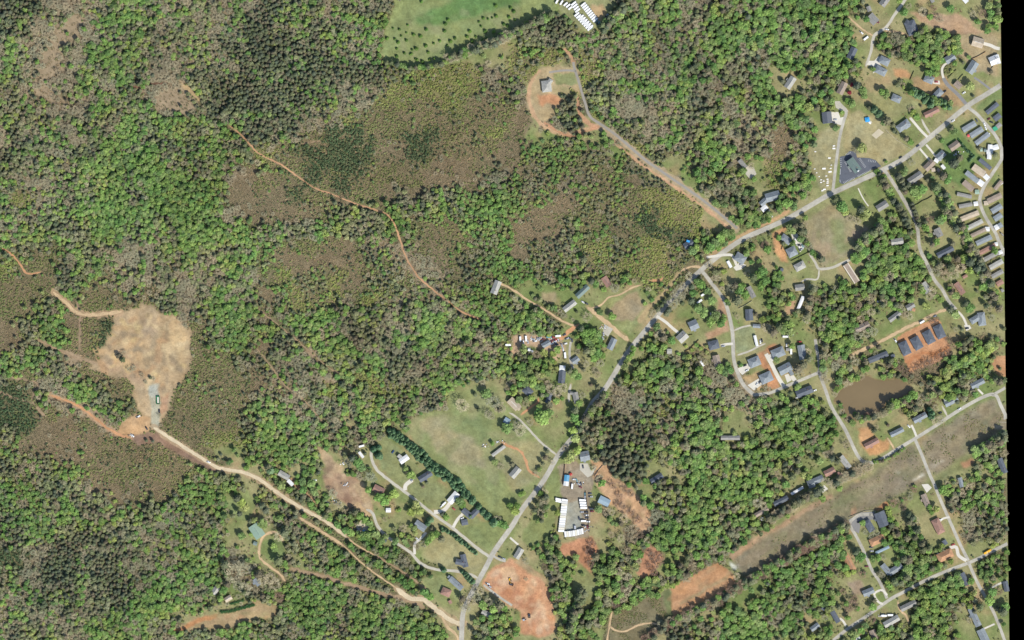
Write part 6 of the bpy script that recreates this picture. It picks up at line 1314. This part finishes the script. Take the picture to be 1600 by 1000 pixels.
# ---- build: the largest of each kind as trees of their own, the rest as one mass per kind
KN = {'g': ('broadleaf_tree', 'broadleaf'), 'o': ('broadleaf_tree', 'broadleaf'), 'y': ('broadleaf_tree', 'broadleaf'), 'p': ('pine_tree', 'pine'), 'b': ('bare_tree', 'bare'), 'q': ('bare_tree', 'bare'), 'm': ('maple_tree', 'maple'), 'c': ('cypress_tree', 'cypress'), 'j': ('juniper_tree', 'juniper')}
LM = [(240,550,'the straw-coloured clearing'),(500,292,'the orange dirt trail'),(700,60,'the top meadow'),(855,140,'the hilltop house'),(110,110,'the bare pinkish slope'),(40,20,'the top left corner'),(280,300,'the solid green wood'),(470,140,'the dark pine stand'),(640,220,'the brushy cut-over slope'),(1334,258,'the church'),(1365,620,'the brown pond'),(740,710,'the big green field'),(820,920,'the red construction site'),(1100,920,'the tan tilled strip'),(900,800,'the truck yard'),(402,830,'the pale green roof'),(360,955,'the long tan field'),(1440,540,'the orange building lot'),(1540,330,'the mobile home park'),(960,680,'the roadside pine block'),(150,870,'the grey pine wood'),(540,760,'the tan scraped strip'),(1310,370,'the lower tan field'),(1200,860,'the brown corridor'),(1060,300,'the straight drive'),(680,455,'the lower orange trail'),(60,350,'the left edge trail'),(1080,180,'the upper middle wood'),(1220,60,'the upper right wood'),(1000,400,'the roadside scrub'),(330,430,'the pale leafless wood'),(120,760,'the lower left wood'),(560,960,'the lower wood track'),(1540,810,'the right edge wood'),(1480,970,'the lower right corner woods'),(450,580,'the middle wood trail'),(900,60,'the white truck lot'),(300,720,'the pale gravel road'),(90,640,'the overgrown left slope')]
def compass(dx, dy):
    a = math.degrees(math.atan2(-dy, dx)) % 360; return ['east', 'north-east', 'north', 'north-west', 'west', 'south-west', 'south', 'south-east'][int((a + 22.5) // 45) % 8]
CN = {'g': 'green', 'o': 'olive grey', 'y': 'yellow-green', 'p': 'dark green', 'b': 'leafless grey-tan', 'q': 'leafless brown', 'm': 'maroon', 'c': 'dark green', 'j': 'small rounded'}
HN = [(a, b, c_, d_) for a, b, c_, d_ in HOUSES]; HX = np.array([(h[0], h[1]) for h in HN])
STOP = set('the a an in on of by and with to its at north south east west into under beside near large small long most between beside left right upper lower first second third white pale grey from below above off cut only four two dark open round square last broad tall orange yellow green concrete main brown double blue street cul-de-sac narrow just half bright'.split())
def trim(s_):
    ws = s_.split()[:7]
    while ws[-1].strip(',') in STOP: ws.pop()
    return ws
_gx, _gy = np.meshgrid(np.arange(-60, 1640, 5), np.arange(-60, 1080, 5)); _da = FN(_gx, _gy, 70, 610) - .5; _db = FN(_gx, _gy, 45, 640) - .5
def drift(x, y, c):
    i_, j_ = min(max(int((y + 60) / 5), 0), _da.shape[0] - 1), min(max(int((x + 60) / 5), 0), _da.shape[1] - 1); a, b = _da[i_, j_], _db[i_, j_]
    return np.array(c) * (1 + .6 * a) * np.array([1 + .30 * b, 1 + .06 * b, 1 + .05 * b])
def trim(s_):
    ws = s_.split()[:7]
    while ws[-1].strip(',') in STOP: ws.pop()
    return ws
def drift(x, y, c):
    a = float(FN(np.array([x]), np.array([y]), 70, 610)[0]) - .5; b = float(FN(np.array([x]), np.array([y]), 45, 640)[0]) - .5
    return np.array(c) * (1 + .55 * a) * np.array([1 + .30 * b, 1 + .06 * b, 1 + .05 * b])
def treelabel(x, y, r_, k, yard):
    noun = {'broadleaf': 'broadleaf tree', 'pine': 'pine tree', 'bare': 'tree', 'maple': 'maple tree', 'cypress': 'cypress', 'juniper': 'juniper'}[KN[k][1]]
    size = 'small' if r_ < 4 else ('large' if r_ > 7.5 else 'middle-sized')
    d = np.hypot(HX[:, 0] - x, HX[:, 1] - y); i = int(d.argmin())
    if k == 'j': return 'small dark juniper scattered in the top meadow, %s part' % compass(x - 710, (y - 55) * 2.0)
    if d[i] < 45:
        ws = trim(HN[i][2])
        nm = ' '.join(ws).rstrip(','); return '%s %s %s %s of %s' % (size, CN[k], noun, compass(x - HX[i, 0], y - HX[i, 1]), nm)
    j = min(LM, key=lambda q_: math.hypot(q_[0] - x, q_[1] - y)); dd = math.hypot(j[0] - x, j[1] - y)
    return '%s %s %s %s %s of %s' % (size, CN[k], noun, 'just' if dd < 45 else 'some way', compass(x - j[0], y - j[1]), j[2])
rt = np.random.default_rng(99)
def hr(k): return SP[k][2]
def build_tree(x, y, r_, k, yard):
    x = min(x, float(edge_x(y)) - r_ * .8)
    kind, cols, h = SP[k]; R = r_ * S; vi = int(rt.integers(NV)); H0 = R * h * {'round': 1.5, 'pine': 1.05, 'cypress': 1.0, 'bare': 1.35}.get(kind, 1)
    zs = {'round': .92, 'bare': 1.1, 'pine': 1.15, 'cypress': 1.25 if k == 'c' else .8}[kind] * R
    z0 = {'round': .45, 'bare': .2, 'pine': .9, 'cypress': -.1}[kind] * R
    r = link(KN[k][0], None, None, (WX(x), WY(y), 0), rt.random() * 6.28)
    tp = z0 + zs * {'round': .9, 'bare': .8, 'pine': 1.2, 'cypress': .8}[kind]
    link('trunk', TR, r, (0, 0, 0), sc=(R * 1.1, R * 1.1, tp))
    c = link('crown', KM[kind][vi], r, (0, 0, z0), sc=(R, R, zs)); tc = drift(x, y, tint(cols, int(rt.integers(20)), rt)) * (1.12 if yard else 1); c['tint'] = [float(t_) for t_ in tc]
    lb = treelabel(x, y, r_, k, yard); tag(r, lb, KN[k][1] + (' tree' if k not in 'cj' else ''), {'bare': 'leafless trees'}.get(KN[k][1], KN[k][1] + ' trees')); return r
def gn_mass(name, pts, mesh_kinds, label, kind_attr='stuff'):
    """pts: list of (x,y,z0,sx,sz,tint,variant)"""
    n = len(pts)
    me = bpy.data.meshes.new(name); me.vertices.add(n); me.vertices.foreach_set('co', np.array([(WX(p[0]), WY(p[1]), p[2]) for p in pts], np.float32).ravel())
    def at(nm_, tp_, dat, fld): a = me.attributes.new(nm_, tp_, 'POINT'); a.data.foreach_set(fld, dat)
    at('tint', 'FLOAT_VECTOR', np.array([p[5] for p in pts], np.float32).ravel(), 'vector'); at('scl', 'FLOAT_VECTOR', np.array([(p[3], p[3], p[4]) for p in pts], np.float32).ravel(), 'vector')
    at('vi', 'INT', np.array([p[6] for p in pts], np.int32), 'value'); at('rz', 'FLOAT_VECTOR', np.array([(0, 0, rt.random() * 6.28) for _ in pts], np.float32).ravel(), 'vector')
    o = link(name, me); o['kind'] = kind_attr; o['label'] = label
    ng = bpy.data.node_groups.new(name, 'GeometryNodeTree'); ng.interface.new_socket('Geometry', in_out='INPUT', socket_type='NodeSocketGeometry'); ng.interface.new_socket('Geometry', in_out='OUTPUT', socket_type='NodeSocketGeometry')
    nd = ng.nodes; L = ng.links; gi = nd.new('NodeGroupInput'); go = nd.new('NodeGroupOutput'); iop = nd.new('GeometryNodeInstanceOnPoints'); jn = nd.new('GeometryNodeJoinGeometry')
    for mm in reversed(mesh_kinds):
        so_ = bpy.data.objects.new(name + '_source', mm); oi = nd.new('GeometryNodeObjectInfo'); oi.inputs['Object'].default_value = so_; g2 = nd.new('GeometryNodeGeometryToInstance'); L.new(oi.outputs['Geometry'], g2.inputs[0]); L.new(g2.outputs[0], jn.inputs[0])
    def na(nm_, tp_):
        a = nd.new('GeometryNodeInputNamedAttribute'); a.data_type = tp_; a.inputs['Name'].default_value = nm_; return a.outputs[0]
    L.new(gi.outputs[0], iop.inputs['Points']); L.new(jn.outputs[0], iop.inputs['Instance']); iop.inputs['Pick Instance'].default_value = True
    L.new(na('vi', 'INT'), iop.inputs['Instance Index']); L.new(na('scl', 'FLOAT_VECTOR'), iop.inputs['Scale'])
    e2r = nd.new('FunctionNodeEulerToRotation'); L.new(na('rz', 'FLOAT_VECTOR'), e2r.inputs[0]); L.new(e2r.outputs[0], iop.inputs['Rotation']); L.new(iop.outputs[0], go.inputs[0])
    md = o.modifiers.new('scatter', 'NODES'); md.node_group = ng; return o
pool_ = {}
for t_ in YARD: pool_.setdefault(KN[t_[3]][0], []).append((1, *t_))
for t_ in FOREST: pool_.setdefault(KN[t_[3]][0], []).append((0, *t_))
MASS = {'broadleaf_tree': 'broadleaf_forest', 'pine_tree': 'pine_forest', 'bare_tree': 'leafless_forest'}
TAGGED = []
for kn, L_ in pool_.items():
    L_.sort(key=lambda t_: -(t_[3] + 3 * t_[0]) if True else 0)
    inner = [t_ for t_ in L_ if 0 <= t_[1] <= 1572 and 0 <= t_[2] <= 1000]; outer = [t_ for t_ in L_ if not (0 <= t_[1] <= 1572 and 0 <= t_[2] <= 1000)]
    ind, rest = (inner[:300], inner[300:] + outer) if kn in MASS else (inner, [])
    for yd, x, y, r_, k in ind: TAGGED.append((build_tree(x, y, r_, k, yd)))
    if rest:
        P_ = []
        for yd, x, y, r_, k in rest:
            kind, cols, h = SP[k]; R = r_ * S; hv = (.72 + .66 * H(np.array([int(x / 9)]), np.array([int(y / 9)]), 77)[0] ** 2) * (1.15 if R > 3.3 else 1.0); zs = {'round': .85, 'bare': 1.0, 'pine': 1.0}[kind] * R * hv; z0 = {'round': .35, 'bare': .15, 'pine': .6}[kind] * R * hv * 1.2
            P_.append((x, y, z0 * (.8 + .5 * rt.random()), R, zs, drift(x, y, tint(cols, int(rt.integers(20)), rt)), int(rt.integers(NV))))
        gn_mass(MASS[kn], P_, KM[SP[{'broadleaf_tree': 'g', 'pine_tree': 'p', 'bare_tree': 'b'}[kn]][0]], {'broadleaf_tree': 'mass of green broadleaf trees covering the woods', 'pine_tree': 'mass of dark pines covering the woods', 'bare_tree': 'mass of leafless grey-tan trees in the woods'}[kn])
BC = [[(122,130,82),(130,136,88),(112,126,76),(138,140,94),(126,128,88)], [(160,144,116),(150,138,112),(168,150,122),(144,134,106)], [(84,106,76),(92,112,80),(80,98,72),(96,108,80)]]
YG = [(142,150,88),(132,144,80),(150,152,98)]
for kd, nm_, mk, lb in ((0, 'brush_thicket', 'sapling', 'mass of olive green brush and saplings'), (1, 'leafless_brush', 'twiggy', 'mass of brown leafless brush'), (2, 'young_pine_growth', 'sapling', 'mass of young dark green pines')):
    P_ = [(x, y, 0, r_ * S, r_ * S * (.85 if kd != 2 else 1.25), drift(x, y, tint(YG if (ch == 'l' and kd == 0) else BC[kd], int(rt.integers(20)), rt, .16)), int(rt.integers(NV))) for x, y, r_, k2, ch in BR if k2 == kd]
    gn_mass(nm_, P_, KM[mk], lb)
# hedges: one body of clipped leaves each
def hedge(pts, wd, hh, label, seed):
    r = np.random.default_rng(seed); sp_ = smooth(pts, 4); P_ = np.array(sp_); seg = np.r_[0, np.cumsum(np.hypot(*np.diff(P_, axis=0).T))]; V = []; F = []; sh = []; ox, oy = WX(P_[0, 0]), WY(P_[0, 1])
    n = int(seg[-1] * S * wd * 9)
    for _ in range(n):
        t = r.random() * seg[-1]; x = WX(np.interp(t, seg, P_[:, 0])) - ox; y = WY(np.interp(t, seg, P_[:, 1])) - oy; c = np.array([x + r.normal() * wd * .3, y + r.normal() * wd * .3, hh * (.3 + .7 * r.random())]); nn = np.array([r.normal() * .4, r.normal() * .4, .8]); u = np.cross(nn, r.normal(size=3)); u /= np.linalg.norm(u); v = np.cross(nn / np.linalg.norm(nn), u); k = len(V); V += [c - u * .35 - v * .3, c + u * .35 - v * .3, c + u * .3 + v * .35, c - u * .3 + v * .3]; F.append((k, k + 1, k + 2, k + 3)); sh += [.7 + .6 * r.random()] * 4
    me = bpy.data.meshes.new('hedge'); me.from_pydata([tuple(v) for v in V], [], F); a = me.attributes.new('leafshade', 'FLOAT_COLOR', 'POINT'); s4 = np.ones((len(V), 4), np.float32); s4[:, :3] = np.array(sh)[:, None]; a.data.foreach_set('color', s4.ravel()); me.materials.append(LEAF)
    o = link('hedge', me, None, (ox, oy, 0)); o['tint'] = [float(q_) for q_ in lin((62,98,56)) * .8]; tag(o, label, 'hedge')
hedge([(344,956),(360,955),(378,950),(398,945)], 3.2, 2.6, 'long dark green hedge above the long tan field', 1)
hedge([(359,944),(370,941),(381,938)], 2.2, 2.2, 'shorter dark hedge beside the tan cream roof near the long field', 2)
hedge([(1497,217),(1506,228),(1516,240)], 1.8, 2.2, 'dark hedge along the green lawn beside the mobile home park', 3)

# same words on several things: say which one by counting along the row
ORD = 'first second third fourth fifth sixth seventh eighth ninth tenth eleventh twelfth thirteenth fourteenth fifteenth sixteenth seventeenth eighteenth nineteenth twentieth'.split()
for o in [o for q_ in LABELS.values() for o in q_]:
    l_ = o['label']
    if len(l_.split()) > 12 and len(LABELS.get(l_, ())) > 1 or len(l_.split()) > 16: o['label'] = l_.replace('middle-sized ', '').replace('dark green cypress', 'cypress').replace('leafless grey-tan', 'leafless').replace('broadleaf tree', 'tree').replace('dark green pine tree', 'pine tree')
L2 = {}
for q_ in LABELS.values():
    for o in q_: L2.setdefault(o['label'], []).append(o)
for lb, os_ in list(L2.items()):
    os_ = [o for o in os_ if o.name in bpy.data.objects and o['label'] == lb]
    if 1 < len(os_) <= 20 and len(lb.split()) <= (12 if len(os_) > 2 else 14):
        X_ = [o.location.x for o in os_]; Y_ = [o.location.y for o in os_]
        if max(X_) - min(X_) >= max(Y_) - min(Y_): os_.sort(key=lambda o: o.location.x); side = 'west'
        else: os_.sort(key=lambda o: -o.location.y); side = 'north'
        for i, o in enumerate(os_): o['label'] = ('%s, %s from the %s' % (lb, ORD[i], side) if len(os_) > 2 else '%s, %s one' % (lb, (('western' , 'eastern') if side == 'west' else ('northern', 'southern'))[i]))
    elif len(os_) > 1:
        for o in os_: o['group'] = ' '.join(lb.split()[:12])
